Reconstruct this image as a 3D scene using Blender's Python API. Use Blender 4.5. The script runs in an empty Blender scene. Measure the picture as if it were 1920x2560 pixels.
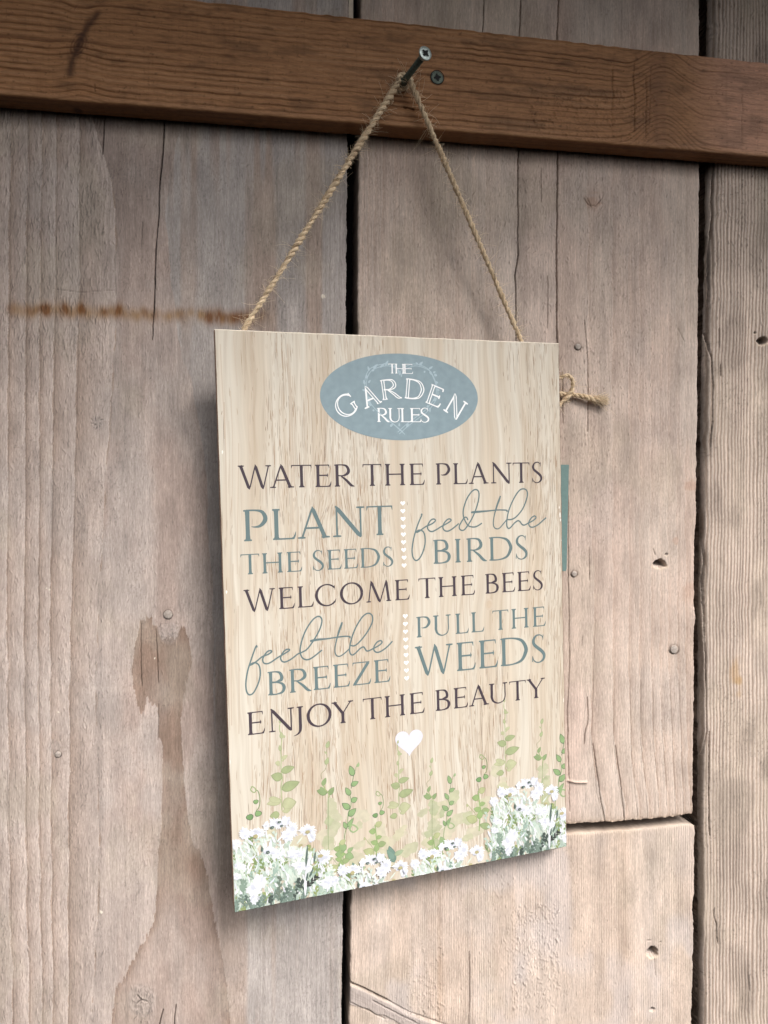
import bpy, math, random
import numpy as np
from mathutils import Matrix, Vector

# ------------------------------------------------------------------ camera, sky, sun, exposure
SC = bpy.context.scene
COL = SC.collection
F, CX, CY = 1708.0, 960.0, 1280.0                    # focal length and centre for a 1920 x 2560 frame


def nrm(v):
    v = np.array(v, float)
    return v / np.linalg.norm(v)


# pose of the wall as seen by the lens (x right, y down, z forward)
_v = nrm((-0.0075, 1.0, 0.012))
_d = nrm((0.983, -0.0266, 0.180))
AX = nrm(_d - _v * (_d @ _v))                        # world +X along the wall
AZ = -_v                                             # world +Z up
AY = np.cross(AZ, AX)                                # world +Y into the wall
RW = np.stack([AX, AY, AZ])
# pose of the hanging sign
SU = nrm((0.95714, -0.03429, 0.28759))
SV = nrm((0.02467, 0.99902, 0.03681))
SV = nrm(SV - SU * (SU @ SV))
ST = np.array((-0.08529, -0.09192, 0.34279))         # top left front corner
SW, SH, STK = 0.1961, 0.3000, 0.0048
corner_br = ST + SU * SW + SV * SH
DW = (RW @ corner_br)[1] + 0.0095                    # wall lies a little behind the nearest corner
CAM = np.array((0.0, -DW, 0.0))

cam_d = bpy.data.cameras.new('camera')
cam_d.sensor_fit = 'HORIZONTAL'
cam_d.sensor_width = 36.0
cam_d.lens = 36.0 * F / 1920.0
cam_d.clip_start = 0.01
cam_d.clip_end = 200.0
cam = bpy.data.objects.new('camera', cam_d)
COL.objects.link(cam)
m3 = np.stack([RW @ (1, 0, 0), RW @ (0, -1, 0), RW @ (0, 0, -1)], axis=1)
cam.matrix_world = Matrix.Translation(CAM) @ Matrix(m3.tolist()).to_4x4()
SC.camera = cam

SUN_EL, SUN_AZ = math.radians(46), math.radians(27)  # azimuth: to the right of straight out from the wall
sun_dir = Vector((math.sin(SUN_AZ) * math.cos(SUN_EL), -math.cos(SUN_AZ) * math.cos(SUN_EL), math.sin(SUN_EL)))
world = bpy.data.worlds.new('World')
SC.world = world
world.use_nodes = True
wn = world.node_tree.nodes
bg = wn['Background']
sky = wn.new('ShaderNodeTexSky')
sky.sky_type = 'NISHITA'
sky.sun_disc = False
sky.sun_elevation = SUN_EL
sky.sun_rotation = math.pi - SUN_AZ
sky.air_density = 0.5
sky.dust_density = 6.0
sky.ozone_density = 0.2
hs = wn.new('ShaderNodeHueSaturation')                # thin cloud: a paler sky
hs.inputs['Saturation'].default_value = 0.12
world.node_tree.links.new(sky.outputs[0], hs.inputs['Color'])
world.node_tree.links.new(hs.outputs[0], bg.inputs[0])
bg.inputs[1].default_value = 0.085
sl = bpy.data.lights.new('sun', 'SUN')
sl.energy = 1.5
sl.angle = math.radians(22)
sl.color = (1.0, 0.945, 0.885)
so = bpy.data.objects.new('sun', sl)
COL.objects.link(so)
so.rotation_euler = sun_dir.to_track_quat('Z', 'Y').to_euler()
SC.view_settings.view_transform = 'Standard'
SC.view_settings.look = 'None'
SC.view_settings.exposure = 1.09
SC.view_settings.gamma = 1.0
SC.view_settings.use_curve_mapping = False
SC.render.engine = 'CYCLES'
SC.cycles.max_bounces = 6
SC.cycles.use_denoising = True
SC.cycles.transparent_max_bounces = 96

# ------------------------------------------------------------------ helpers
rng = np.random.default_rng(7)
random.seed(11)


def ray(px, py):
    c = np.stack([(np.asarray(px, float) - CX) / F, (np.asarray(py, float) - CY) / F, np.ones_like(np.asarray(px, float))], -1)
    return c @ RW.T


def wall(px, py, out=0.0):
    """point of the vertical plane `out` metres in front of the wall"""
    r = ray(px, py)
    t = (DW - out) / r[..., 1]
    return CAM + r * t[..., None]


def to_px(p):
    c = (np.asarray(p) - CAM) @ RW
    return c[..., 0] / c[..., 2] * F + CX, c[..., 1] / c[..., 2] * F + CY


S_N = np.cross(SU, SV)                               # away from the lens
S_K = ST @ S_N


def sgn(px, py):
    """measured position on the sign face -> local board coordinates (x, z), metres"""
    c = np.stack([(np.asarray(px, float) - CX) / F, (np.asarray(py, float) - CY) / F, np.ones_like(np.asarray(px, float))], -1)
    p = c * (S_K / (c @ S_N))[..., None] - ST
    return np.stack([p @ SU - SW / 2, SH - p @ SV], -1)


def lin(r, g, b):
    f = lambda c: (c / 255 / 12.92) if c <= 10 else ((c / 255 + 0.055) / 1.055) ** 2.4
    return np.array((f(r), f(g), f(b)))


def _h(ix, iy, seed):
    n = (ix.astype(np.int64) * 374761393 + iy.astype(np.int64) * 668265263 + seed * 1442695041) & 0xFFFFFFFF
    n = ((n ^ (n >> 13)) * 1274126177) & 0xFFFFFFFF
    n = (n ^ (n >> 16)) & 0xFFFFFFFF
    return n.astype(np.float32) / 4294967295.0 * 2 - 1


def vn(x, y, seed=0):
    x = np.asarray(x, np.float32); y = np.asarray(y, np.float32)
    ix = np.floor(x); iy = np.floor(y)
    fx = x - ix; fy = y - iy
    fx = fx * fx * fx * (fx * (fx * 6 - 15) + 10); fy = fy * fy * fy * (fy * (fy * 6 - 15) + 10)
    ix = ix.astype(np.int32); iy = iy.astype(np.int32)
    a = _h(ix, iy, seed); b = _h(ix + 1, iy, seed); c = _h(ix, iy + 1, seed); d = _h(ix + 1, iy + 1, seed)
    return (a + (b - a) * fx) * (1 - fy) + (c + (d - c) * fx) * fy


def fbm(x, y, seed=0, o=4, g=0.5):
    s = 0; a = 1; t = 0
    for i in range(o):
        s = s + a * vn(x * 2 ** i, y * 2 ** i, seed + 17 * i); t += a; a *= g
    return s / t


def sstep(a, b, x):
    t = np.clip((x - a) / (b - a), 0, 1)
    return t * t * (3 - 2 * t)


def mix(a, b, t):
    return a + (b - a) * t[..., None]


def seg_dist(px, py, pts):
    """distance to a polyline and position along it (0..1)"""
    best = np.full(px.shape, 1e9); pos = np.zeros(px.shape)
    pts = np.array(pts, float)
    L = np.r_[0, np.cumsum(np.hypot(*np.diff(pts, axis=0).T))]
    for i in range(len(pts) - 1):
        a, b = pts[i], pts[i + 1]
        d = b - a
        t = np.clip(((px - a[0]) * d[0] + (py - a[1]) * d[1]) / (d @ d), 0, 1)
        q = np.hypot(px - a[0] - t * d[0], py - a[1] - t * d[1])
        m = q < best
        best[m] = q[m]; pos[m] = ((L[i] + t * (L[i + 1] - L[i])) / L[-1])[m]
    return best, pos


def in_poly(px, py, poly):
    c = np.zeros(px.shape, bool)
    n = len(poly)
    for i in range(n):
        x1, y1 = poly[i]; x2, y2 = poly[(i + 1) % n]
        if y1 == y2: continue
        k = ((y1 > py) != (y2 > py)) & (px < (x2 - x1) * (py - y1) / (y2 - y1) + x1)
        c ^= k
    return c


def ply(pts, y):
    p = np.array(pts, float)
    return np.interp(y, p[:, 1], p[:, 0])


def set_cols(me, cols, name='tone'):
    a = me.color_attributes.new(name, 'FLOAT_COLOR', 'POINT')
    c = np.ones((len(me.vertices), 4), np.float32)
    c[:, :cols.shape[1]] = cols
    a.data.foreach_set('color', c.ravel())


def raw_mesh(name, verts, faces, mat, parent=None, cols=None, smooth=True):
    me = bpy.data.meshes.new(name)
    verts = np.asarray(verts, np.float32)
    if isinstance(faces, np.ndarray):
        k = faces.shape[1]
        me.vertices.add(len(verts)); me.vertices.foreach_set('co', verts.ravel())
        me.loops.add(faces.size); me.loops.foreach_set('vertex_index', faces.astype(np.int32).ravel())
        me.polygons.add(len(faces))
        me.polygons.foreach_set('loop_start', np.arange(0, faces.size, k, dtype=np.int32))
        me.update(calc_edges=True)
        me.validate()
    else:
        me.from_pydata(verts.tolist(), [], faces)
        me.update()
    if smooth:
        me.polygons.foreach_set('use_smooth', np.ones(len(me.polygons), bool))
    if cols is not None:
        set_cols(me, np.asarray(cols))
    me.materials.append(mat)
    o = bpy.data.objects.new(name, me)
    COL.objects.link(o)
    if parent is not None:
        o.parent = parent
    return o


def tag(o, label=None, cat=None, group=None, kind=None):
    if label: o['label'] = label
    if cat: o['category'] = cat
    if group: o['group'] = group
    if kind: o['kind'] = kind
    return o


def empty(name, loc=(0, 0, 0)):
    o = bpy.data.objects.new(name, None)
    COL.objects.link(o)
    o.location = loc
    o.empty_display_size = 0.01
    return o


# ------------------------------------------------------------------ materials
def new_mat(name):
    m = bpy.data.materials.new(name)
    m.use_nodes = True
    nt = m.node_tree
    return m, nt.nodes, nt.links, nt.nodes['Principled BSDF']


def wood_mat(name, stretch, rough=0.82, bump=0.25, amount=0.16):
    m, n, l, p = new_mat(name)
    at = n.new('ShaderNodeAttribute'); at.attribute_name = 'tone'
    tc = n.new('ShaderNodeTexCoord'); mp = n.new('ShaderNodeMapping')
    mp.inputs['Scale'].default_value = stretch
    l.new(tc.outputs['Object'], mp.inputs[0])
    ns = n.new('ShaderNodeTexNoise'); ns.inputs['Scale'].default_value = 1.0; ns.inputs['Detail'].default_value = 4.0
    l.new(mp.outputs[0], ns.inputs['Vector'])
    mr = n.new('ShaderNodeMapRange')
    mr.inputs['From Min'].default_value = 0.25; mr.inputs['From Max'].default_value = 0.75
    mr.inputs['To Min'].default_value = 1 - amount; mr.inputs['To Max'].default_value = 1 + amount
    l.new(ns.outputs[0], mr.inputs[0])
    mx = n.new('ShaderNodeMix'); mx.data_type = 'RGBA'; mx.blend_type = 'MULTIPLY'; mx.inputs[0].default_value = 1.0
    cb = n.new('ShaderNodeCombineColor')
    for i in range(3): l.new(mr.outputs[0], cb.inputs[i])
    l.new(at.outputs['Color'], mx.inputs[6]); l.new(cb.outputs[0], mx.inputs[7])
    l.new(mx.outputs[2], p.inputs['Base Color'])
    p.inputs['Roughness'].default_value = rough
    p.inputs['Specular IOR Level'].default_value = 0.25
    bp = n.new('ShaderNodeBump'); bp.inputs['Strength'].default_value = bump; bp.inputs['Distance'].default_value = 0.0004
    l.new(ns.outputs[0], bp.inputs['Height']); l.new(bp.outputs[0], p.inputs['Normal'])
    return m


M_PLANK = wood_mat('weathered_wood', (2300, 2300, 300), 0.85, 0.4, 0.19)
M_BATTEN = wood_mat('stained_wood', (260, 1900, 1900), 0.62, 0.45, 0.26)


def flat_mat(name, rgb, rough=0.7, metal=0.0, noise=0.0, scale=400, spec=0.3):
    m, n, l, p = new_mat(name)
    p.inputs['Roughness'].default_value = rough
    p.inputs['Metallic'].default_value = metal
    p.inputs['Specular IOR Level'].default_value = spec
    tc = n.new('ShaderNodeTexCoord'); ns = n.new('ShaderNodeTexNoise')
    ns.inputs['Scale'].default_value = scale; ns.inputs['Detail'].default_value = 5
    l.new(tc.outputs['Object'], ns.inputs['Vector'])
    rp = n.new('ShaderNodeValToRGB')
    rp.color_ramp.elements[0].position = 0.3; rp.color_ramp.elements[1].position = 0.7
    rp.color_ramp.elements[0].color = (*[c * (1 - noise) for c in rgb], 1)
    rp.color_ramp.elements[1].color = (*[min(1, c * (1 + noise)) for c in rgb], 1)
    l.new(ns.outputs[0], rp.inputs[0]); l.new(rp.outputs[0], p.inputs['Base Color'])
    return m


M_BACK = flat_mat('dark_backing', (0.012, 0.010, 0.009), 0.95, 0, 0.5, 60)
M_SLIVER = flat_mat('pale_sapwood', (0.60, 0.52, 0.42), 0.8, 0, 0.15, 200)
M_STEEL = flat_mat('zinc_steel', (0.40, 0.45, 0.43), 0.45, 0.7, 0.25, 900)
M_STEEL_DARK = flat_mat('dull_zinc', (0.115, 0.14, 0.115), 0.55, 0.45, 0.3, 900)
M_BLACK = flat_mat('recess_black', (0.008, 0.008, 0.008), 0.7, 0, 0.3, 900)
M_NAIL = flat_mat('weathered_nail', (0.37, 0.32, 0.285), 0.85, 0.0, 0.22, 900)
M_TEAL = flat_mat('teal_paint', tuple(lin(122, 150, 146) * 0.70), 0.6, 0, 0.06, 500)
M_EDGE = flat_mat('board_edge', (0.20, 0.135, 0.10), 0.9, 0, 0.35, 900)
M_BLOCKER = flat_mat('blocker_brown', (0.10, 0.075, 0.055), 0.9, 0, 0.3, 20)


def print_mat(name, paper=0.04):
    """printed ink: tone carries the ink colour, its alpha the strength of a wash"""
    m, n, l, p = new_mat(name)
    at = n.new('ShaderNodeAttribute'); at.attribute_name = 'tone'
    tc = n.new('ShaderNodeTexCoord'); ns = n.new('ShaderNodeTexNoise')
    ns.inputs['Scale'].default_value = 260; ns.inputs['Detail'].default_value = 4
    l.new(tc.outputs['Object'], ns.inputs['Vector'])
    mr = n.new('ShaderNodeMapRange')
    mr.inputs['From Min'].default_value = 0.3; mr.inputs['From Max'].default_value = 0.7
    mr.inputs['To Min'].default_value = 1 - paper; mr.inputs['To Max'].default_value = 1 + paper
    l.new(ns.outputs[0], mr.inputs[0])
    cb = n.new('ShaderNodeCombineColor')
    for i in range(3): l.new(mr.outputs[0], cb.inputs[i])
    mx = n.new('ShaderNodeMix'); mx.data_type = 'RGBA'; mx.blend_type = 'MULTIPLY'; mx.inputs[0].default_value = 1
    l.new(at.outputs['Color'], mx.inputs[6]); l.new(cb.outputs[0], mx.inputs[7])
    l.new(mx.outputs[2], p.inputs['Base Color'])
    p.inputs['Roughness'].default_value = 0.6
    p.inputs['Specular IOR Level'].default_value = 0.3
    l.new(at.outputs['Alpha'], p.inputs['Alpha'])
    return m


M_INK = print_mat('printed_ink', 0.03)
M_WASH = print_mat('watercolour_print', 0.10)


def face_mat():
    """printed pale timber: cream ground, warm bands, short brown pores running down the board"""
    m, n, l, p = new_mat('printed_timber')
    tc = n.new('ShaderNodeTexCoord')

    def noise(scale, detail=3, rough=0.5, dist=0.0):
        mp = n.new('ShaderNodeMapping'); mp.inputs['Scale'].default_value = scale
        mp.inputs['Location'].default_value = (random.uniform(0, 50), 0, random.uniform(0, 50))
        l.new(wv.outputs[0] if dist else tc.outputs['Object'], mp.inputs[0])
        t = n.new('ShaderNodeTexNoise'); t.inputs['Scale'].default_value = 1
        t.inputs['Detail'].default_value = detail; t.inputs['Roughness'].default_value = rough
        l.new(mp.outputs[0], t.inputs['Vector'])
        return t.outputs[0]

    # gentle sideways wander of the grain
    wmp = n.new('ShaderNodeMapping'); wmp.inputs['Scale'].default_value = (18, 18, 9)
    l.new(tc.outputs['Object'], wmp.inputs[0])
    wt = n.new('ShaderNodeTexNoise'); wt.inputs['Scale'].default_value = 1; wt.inputs['Detail'].default_value = 2
    l.new(wmp.outputs[0], wt.inputs['Vector'])
    sb = n.new('ShaderNodeMath'); sb.operation = 'SUBTRACT'; l.new(wt.outputs[0], sb.inputs[0]); sb.inputs[1].default_value = 0.5
    ml = n.new('ShaderNodeMath'); ml.operation = 'MULTIPLY'; l.new(sb.outputs[0], ml.inputs[0]); ml.inputs[1].default_value = 0.02
    cx = n.new('ShaderNodeCombineXYZ'); l.new(ml.outputs[0], cx.inputs[0])
    wv = n.new('ShaderNodeVectorMath'); wv.operation = 'ADD'
    l.new(tc.outputs['Object'], wv.inputs[0]); l.new(cx.outputs[0], wv.inputs[1])

    def ramp(src, stops):
        r = n.new('ShaderNodeValToRGB')
        e = r.color_ramp.elements
        while len(e) < len(stops): e.new(0.5)
        for k, (pos, c) in zip(e, stops): k.position = pos; k.color = (*c, 1)
        l.new(src, r.inputs[0])
        return r.outputs[0]

    def blend(a, b, fac, mode='MIX'):
        x = n.new('ShaderNodeMix'); x.data_type = 'RGBA'; x.blend_type = mode
        if isinstance(fac, float): x.inputs[0].default_value = fac
        else: l.new(fac, x.inputs[0])
        l.new(a, x.inputs[6]); l.new(b, x.inputs[7])
        return x.outputs[2]

    def rgb(c):
        r = n.new('ShaderNodeRGB'); r.outputs[0].default_value = (*c, 1); return r.outputs[0]

    base = ramp(noise((75, 75, 4.5), 3, 0.55, 1), [(0.25, (0.515, 0.42, 0.32)), (0.42, (0.575, 0.50, 0.405)), (0.56, (0.625, 0.575, 0.495)), (0.75, (0.54, 0.455, 0.355))])
    fine = ramp(noise((520, 520, 14), 2, 0.5, 1), [(0.3, (0.86, 0.83, 0.80)), (0.5, (0.97, 0.97, 0.96)), (0.7, (1.05, 1.05, 1.05))])
    c = blend(base, fine, 1.0, 'MULTIPLY')
    l.new(c, p.inputs['Base Color'])
    p.inputs['Roughness'].default_value = 0.5
    p.inputs['Specular IOR Level'].default_value = 0.3
    return m


M_FACE = face_mat()

# ------------------------------------------------------------------ planks of the wall, carved as height fields
def axis_samples(a, b, fa, fb, fine, coarse):
    """samples from a to b: fine inside [fa, fb], coarse outside"""
    parts = []
    if fa > a: parts.append(np.linspace(a, fa, max(2, int((fa - a) / coarse)), endpoint=False))
    lo, hi = max(a, fa), min(b, fb)
    parts.append(np.linspace(lo, hi, max(2, int((hi - lo) / fine))))
    if fb < b: parts.append(np.linspace(fb, b, max(2, int((b - fb) / coarse)) + 1)[1:])
    return np.concatenate(parts)


def carve_plank(name, left, right, top, bottom, field, out=0.0, depth=0.024, fine=(1.25, 2.2), fringe=0.0, seed=1):
    """left/right: edge lines as (px, py); top/bottom: functions of px.  field(X, Y) -> height (m), albedo"""
    ys = axis_samples(-420, 2980, -12, 2572, fine[1], 22)
    ymin = top(np.array([900.0])).min() if callable(top) else top
    cy0 = np.array([top(x) for x in (0, 900, 1750)]).min(); cy1 = np.array([bottom(x) for x in (0, 900, 1750)]).max()
    t = np.clip((ys - cy0) / (cy1 - cy0), 0, 1)
    t = np.unique(np.round(t, 7))
    yy = cy0 + t * (cy1 - cy0)
    lx = ply(left, yy) + vn(yy * 0.045, yy * 0, seed) * 1.2 + vn(yy * 0.3, yy * 0, seed + 1) * 0.7
    rx = ply(right, yy) + vn(yy * 0.045, yy * 0, seed + 2) * 1.2 + vn(yy * 0.3, yy * 0, seed + 3) * 0.7
    wpx = float(np.mean(rx - lx))
    x0, x1 = float(np.mean(lx)), float(np.mean(rx))
    sx = (axis_samples(x0, x1, max(x0, -12), min(x1, 1932), fine[0], 14) - x0) / (x1 - x0)
    X = lx[:, None] + (rx - lx)[:, None] * sx[None, :]
    tp, bt = top(X), bottom(X)
    Y = tp + (bt - tp) * t[:, None]
    h, c = field(X, Y)
    c = c * np.array((1.01, 0.966, 0.940))
    P = wall(X, Y, out)
    r = np.minimum((X - lx[:, None]), (rx[:, None] - X))         # worn arris
    h = h - 0.0007 * np.exp(-np.clip(r, 0, None) / 1.7)
    P[..., 1] -= h
    ny, nx = X.shape
    verts = P.reshape(-1, 3)
    idx = np.arange(ny * nx).reshape(ny, nx)
    q = np.stack([idx[:-1, :-1], idx[1:, :-1], idx[1:, 1:], idx[:-1, 1:]], -1).reshape(-1, 4)
    loop = np.concatenate([idx[0, :], idx[1:, -1], idx[-1, -2::-1], idx[-2:0:-1, 0]])
    back = verts[loop].copy()
    mid = verts[loop].copy(); mid[:, 1] = -out + 0.0035
    back[:, 1] = -out + depth
    n0 = len(verts); nl = len(loop)
    a = loop; b = np.roll(loop, -1)
    m1 = np.arange(n0, n0 + nl); m2 = np.roll(m1, -1)
    b1 = m1 + nl; b2 = np.roll(b1, -1)
    q = np.concatenate([q, np.stack([a, b, m2, m1], -1), np.stack([m1, m2, b2, b1], -1)])
    cols = np.concatenate([c.reshape(-1, 3), c.reshape(-1, 3)[loop] * 0.62, c.reshape(-1, 3)[loop] * 0.4])  # sides coloured darker toward the back to imitate shade in the gaps
    ext = np.ones((len(cols), 1))
    org = wall(np.array((x0 + x1) / 2), np.array(cy1 * 1.0), out)
    vv = np.concatenate([verts, mid, back]) - org
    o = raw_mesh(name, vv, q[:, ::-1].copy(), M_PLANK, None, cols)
    o.location = org
    return o


def cracks(X, Y, h, c, items):
    for pts, w, dep in items:
        dk = min(0.75, 0.12 + dep / 0.0024 * 0.6)
        p = np.array(pts, float)
        m = (X > p[:, 0].min() - 12) & (X < p[:, 0].max() + 12) & (Y > p[:, 1].min() - 12) & (Y < p[:, 1].max() + 12)
        if not m.any(): continue
        wob = 1.5 * vn(Y[m] * 0.022, X[m] * 0, 77) + 0.45 * vn(Y[m] * 0.11, X[m] * 0, 78)
        d, s = seg_dist(X[m] + wob, Y[m], pts)
        ww = w * np.clip(np.minimum(s, 1 - s) * 7 + 0.25, 0, 1) * (0.8 + 0.35 * vn(Y[m] * 0.03, X[m] * 0, 79))
        k = 1 - sstep(ww * 0.35, ww * 0.35 + 1.1, d)
        h[m] -= dep * k
        c[m] *= (1 - dk * k)[..., None]


def flecks(X, Y, h, c, n, region, seed, size=(5, 16), lift=0.00022, dark=0.35, slope=(0.15, 0.5)):
    """torn fibres left by the saw: little raised curls with shade painted along one side"""
    r = np.random.default_rng(seed)
    xs = X[0]; ys = Y[:, X.shape[1] // 2]
    for _ in range(n):
        x = r.uniform(region[0], region[2]); y = r.uniform(region[1], region[3])
        L = r.uniform(*size); a = math.pi / 2 + r.normal() * r.uniform(*slope); bend = r.normal() * 0.12
        i0, i1 = np.searchsorted(ys, [y - L - 4, y + L + 4]); j0, j1 = np.searchsorted(xs, [x - L - 4, x + L + 4])
        if i1 - i0 < 2 or j1 - j0 < 2: continue
        xx = X[i0:i1, j0:j1] - x; yy = Y[i0:i1, j0:j1] - y
        u = xx * math.cos(a) + yy * math.sin(a); v = -xx * math.sin(a) + yy * math.cos(a) + bend * u * u / L
        e = np.clip(1 - (u / L) ** 2, 0, 1)
        k = e * np.exp(-(v / 1.5) ** 2)
        dk = e * np.exp(-((v - 2.3) / 1.3) ** 2)
        s = r.uniform(0.35, 1)
        h[i0:i1, j0:j1] += lift * s * k
        c[i0:i1, j0:j1] *= (1 - dark * s * dk)[..., None]
        c[i0:i1, j0:j1] *= (1 + 0.12 * s * k)[..., None]


def bore(X, Y, h, c, x, y, rx, ry, dep, seed):
    d = np.hypot((X - x) / rx, (Y - y) / ry) + 0.18 * vn(np.arctan2(Y - y, X - x) * 2.2, X * 0, seed)
    up = (Y < y + ry * 0.35)
    k = 1 - sstep(0.75, 1.05, d)
    h -= dep * k * np.where(up, 1.0, 0.55)
    c *= (1 - 0.80 * k * sstep(y + ry * 0.7, y - ry * 0.2, Y))[..., None]
    lip = np.exp(-((d - 1.1) / 0.22) ** 2) * sstep(y - ry * 0.2, y + ry * 0.6, Y)
    c[:] = mix(c, np.array((0.62, 0.52, 0.42)), np.clip(lip * 0.8, 0, 1))


def seat(X, Y, h, c, x, y, r):
    """crushed dark rim round a nail head"""
    d = np.hypot(X - x, Y - y) + 0.8 * vn(X * 0.3, Y * 0.3, 63)
    k = np.exp(-((d - r - 0.6) / 1.5) ** 2) * (0.45 + 0.55 * sstep(y - r, y + r * 0.6, Y) )
    c *= (1 - 0.72 * k)[..., None]
    h -= 0.0006 * k
    c *= (1 - 0.12 * np.exp(-((d - r) / (r * 0.9)) ** 2))[..., None]


GREY = np.array((0.455, 0.385, 0.345)); BROWN = np.array((0.345, 0.262, 0.212)); COOL = np.array((0.425, 0.385, 0.36))
PINK = np.array((0.45, 0.36, 0.315)); PALE = np.array((0.55, 0.475, 0.42)); OLIVE = np.array((0.40, 0.345, 0.285))


def weather(X, Y, c, seed, cool=0.35, spots=0.6):
    """patchy greying, grime freckles and fine vertical fibre streaks"""
    a = fbm(X * 0.006, Y * 0.004, seed, 4)
    c = mix(c, COOL, np.clip(sstep(0.05, 0.45, a) * cool, 0, 1))
    b = fbm(X * 0.009 + 40, Y * 0.006, seed + 5, 4)
    c = mix(c, OLIVE, np.clip(sstep(0.08, 0.5, b) * 0.45, 0, 1))
    colm = vn(X * 0.045, Y * 0.0009, seed + 31) + 0.8 * vn(X * 0.13, Y * 0.0022, seed + 32)
    c = c * (1 + 0.055 * colm)[..., None]
    st = vn(X * 0.28, Y * 0.012, seed + 9) * 0.5 + vn(X * 0.55, Y * 0.03, seed + 10) * 0.5
    c = c * (1 + 0.15 * st)[..., None]
    pt = fbm(X * 0.03, Y * 0.014, seed + 41, 4)
    c = c * (1 + 0.20 * pt)[..., None]
    gr = vn(X * 0.35, Y * 0.22, seed + 21) + 0.5 * vn(X * 0.8, Y * 0.5, seed + 22)
    zone = 0.35 + 0.65 * sstep(-0.15, 0.4, fbm(X * 0.012, Y * 0.009, seed + 51, 3))
    c = c * (1 - 0.34 * spots * zone * sstep(0.4, 1.1, gr))[..., None]
    c = c * (1 + 0.13 * sstep(0.5, 1.1, -gr))[..., None]
    return c


def bands(X, Y, lines, lo, hi, power=0.8):
    """growth rings: dark edge at every line easing into the pale side"""
    w = fbm(Y * 0.012, X * 0.002, 31, 3) * 5 + vn(Y * 0.07, X * 0.01, 33) * 1.6
    xs = np.stack([ply(l, Y[:, 0]) for l in lines], 0)              # k x rows
    c = np.zeros(X.shape + (3,)); t = np.zeros(X.shape)
    Xw = X + w
    for i in range(len(lines) - 1):
        a = xs[i][:, None]; b = xs[i + 1][:, None]
        m = (Xw >= a) & (Xw < b)
        tt = (Xw - a) / np.maximum(b - a, 1)
        t = np.where(m, tt, t)
    m = Xw < xs[0][:, None]; t = np.where(m, 0.6, t)
    m = Xw >= xs[-1][:, None]; t = np.where(m, 0.6, t)
    return mix(np.broadcast_to(lo, c.shape), hi, np.clip(t, 0, 1) ** power), t


# ---- left plank
Z1 = lambda x, y: (x / 2.592, 300 + y / 2.592)
Z2 = lambda x, y: (x / 2.765, 1440 + y / 2.765)
Z3 = lambda x, y: (x / 2.765, 2060 + y / 2.765)
FIGURE = [Z2(*p) for p in [(1050, 270), (1015, 285), (975, 320), (940, 430), (922, 540), (908, 650), (918, 760), (940, 830), (955, 900), (965, 960), (985, 972),
                           (1003, 900), (1010, 850), (1025, 838), (1045, 890), (1070, 880), (1090, 910), (1098, 1130), (1120, 1160), (1125, 1400), (1112, 1700), (1108, 1830)]] + \
         [Z3(*p) for p in [(1088, 300), (1076, 560), (1060, 690), (1010, 780), (940, 900), (870, 1050), (800, 1130), (770, 1390), (770, 1800), (1610, 1800), (1590, 1380), (1560, 1050), (1500, 750), (1440, 380), (1380, 180),
                           (1325, 130), (1318, 0)]] + \
         [Z2(*p) for p in [(1310, 1700), (1288, 1600), (1262, 1240), (1250, 1000), (1280, 760), (1322, 620), (1304, 420), (1262, 345), (1215, 420), (1115, 425), (1085, 370), (1058, 350)]]
B5 = [(220, -450), (231, 300), (278, 454), (289, 530), (291, 700), (287, 880), (268, 1150), (250, 1440), (243, 1600), (240, 1760), (248, 2080), (246, 2260), (237, 2400), (230, 2560), (222, 3000)]
B6 = [(480, -450), (457, 315), (428, 416), (415, 516), (417, 609), (430, 724), (444, 840), (478, 960), (500, 1060), (515, 1200), (530, 1440), (560, 3000)]


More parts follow.
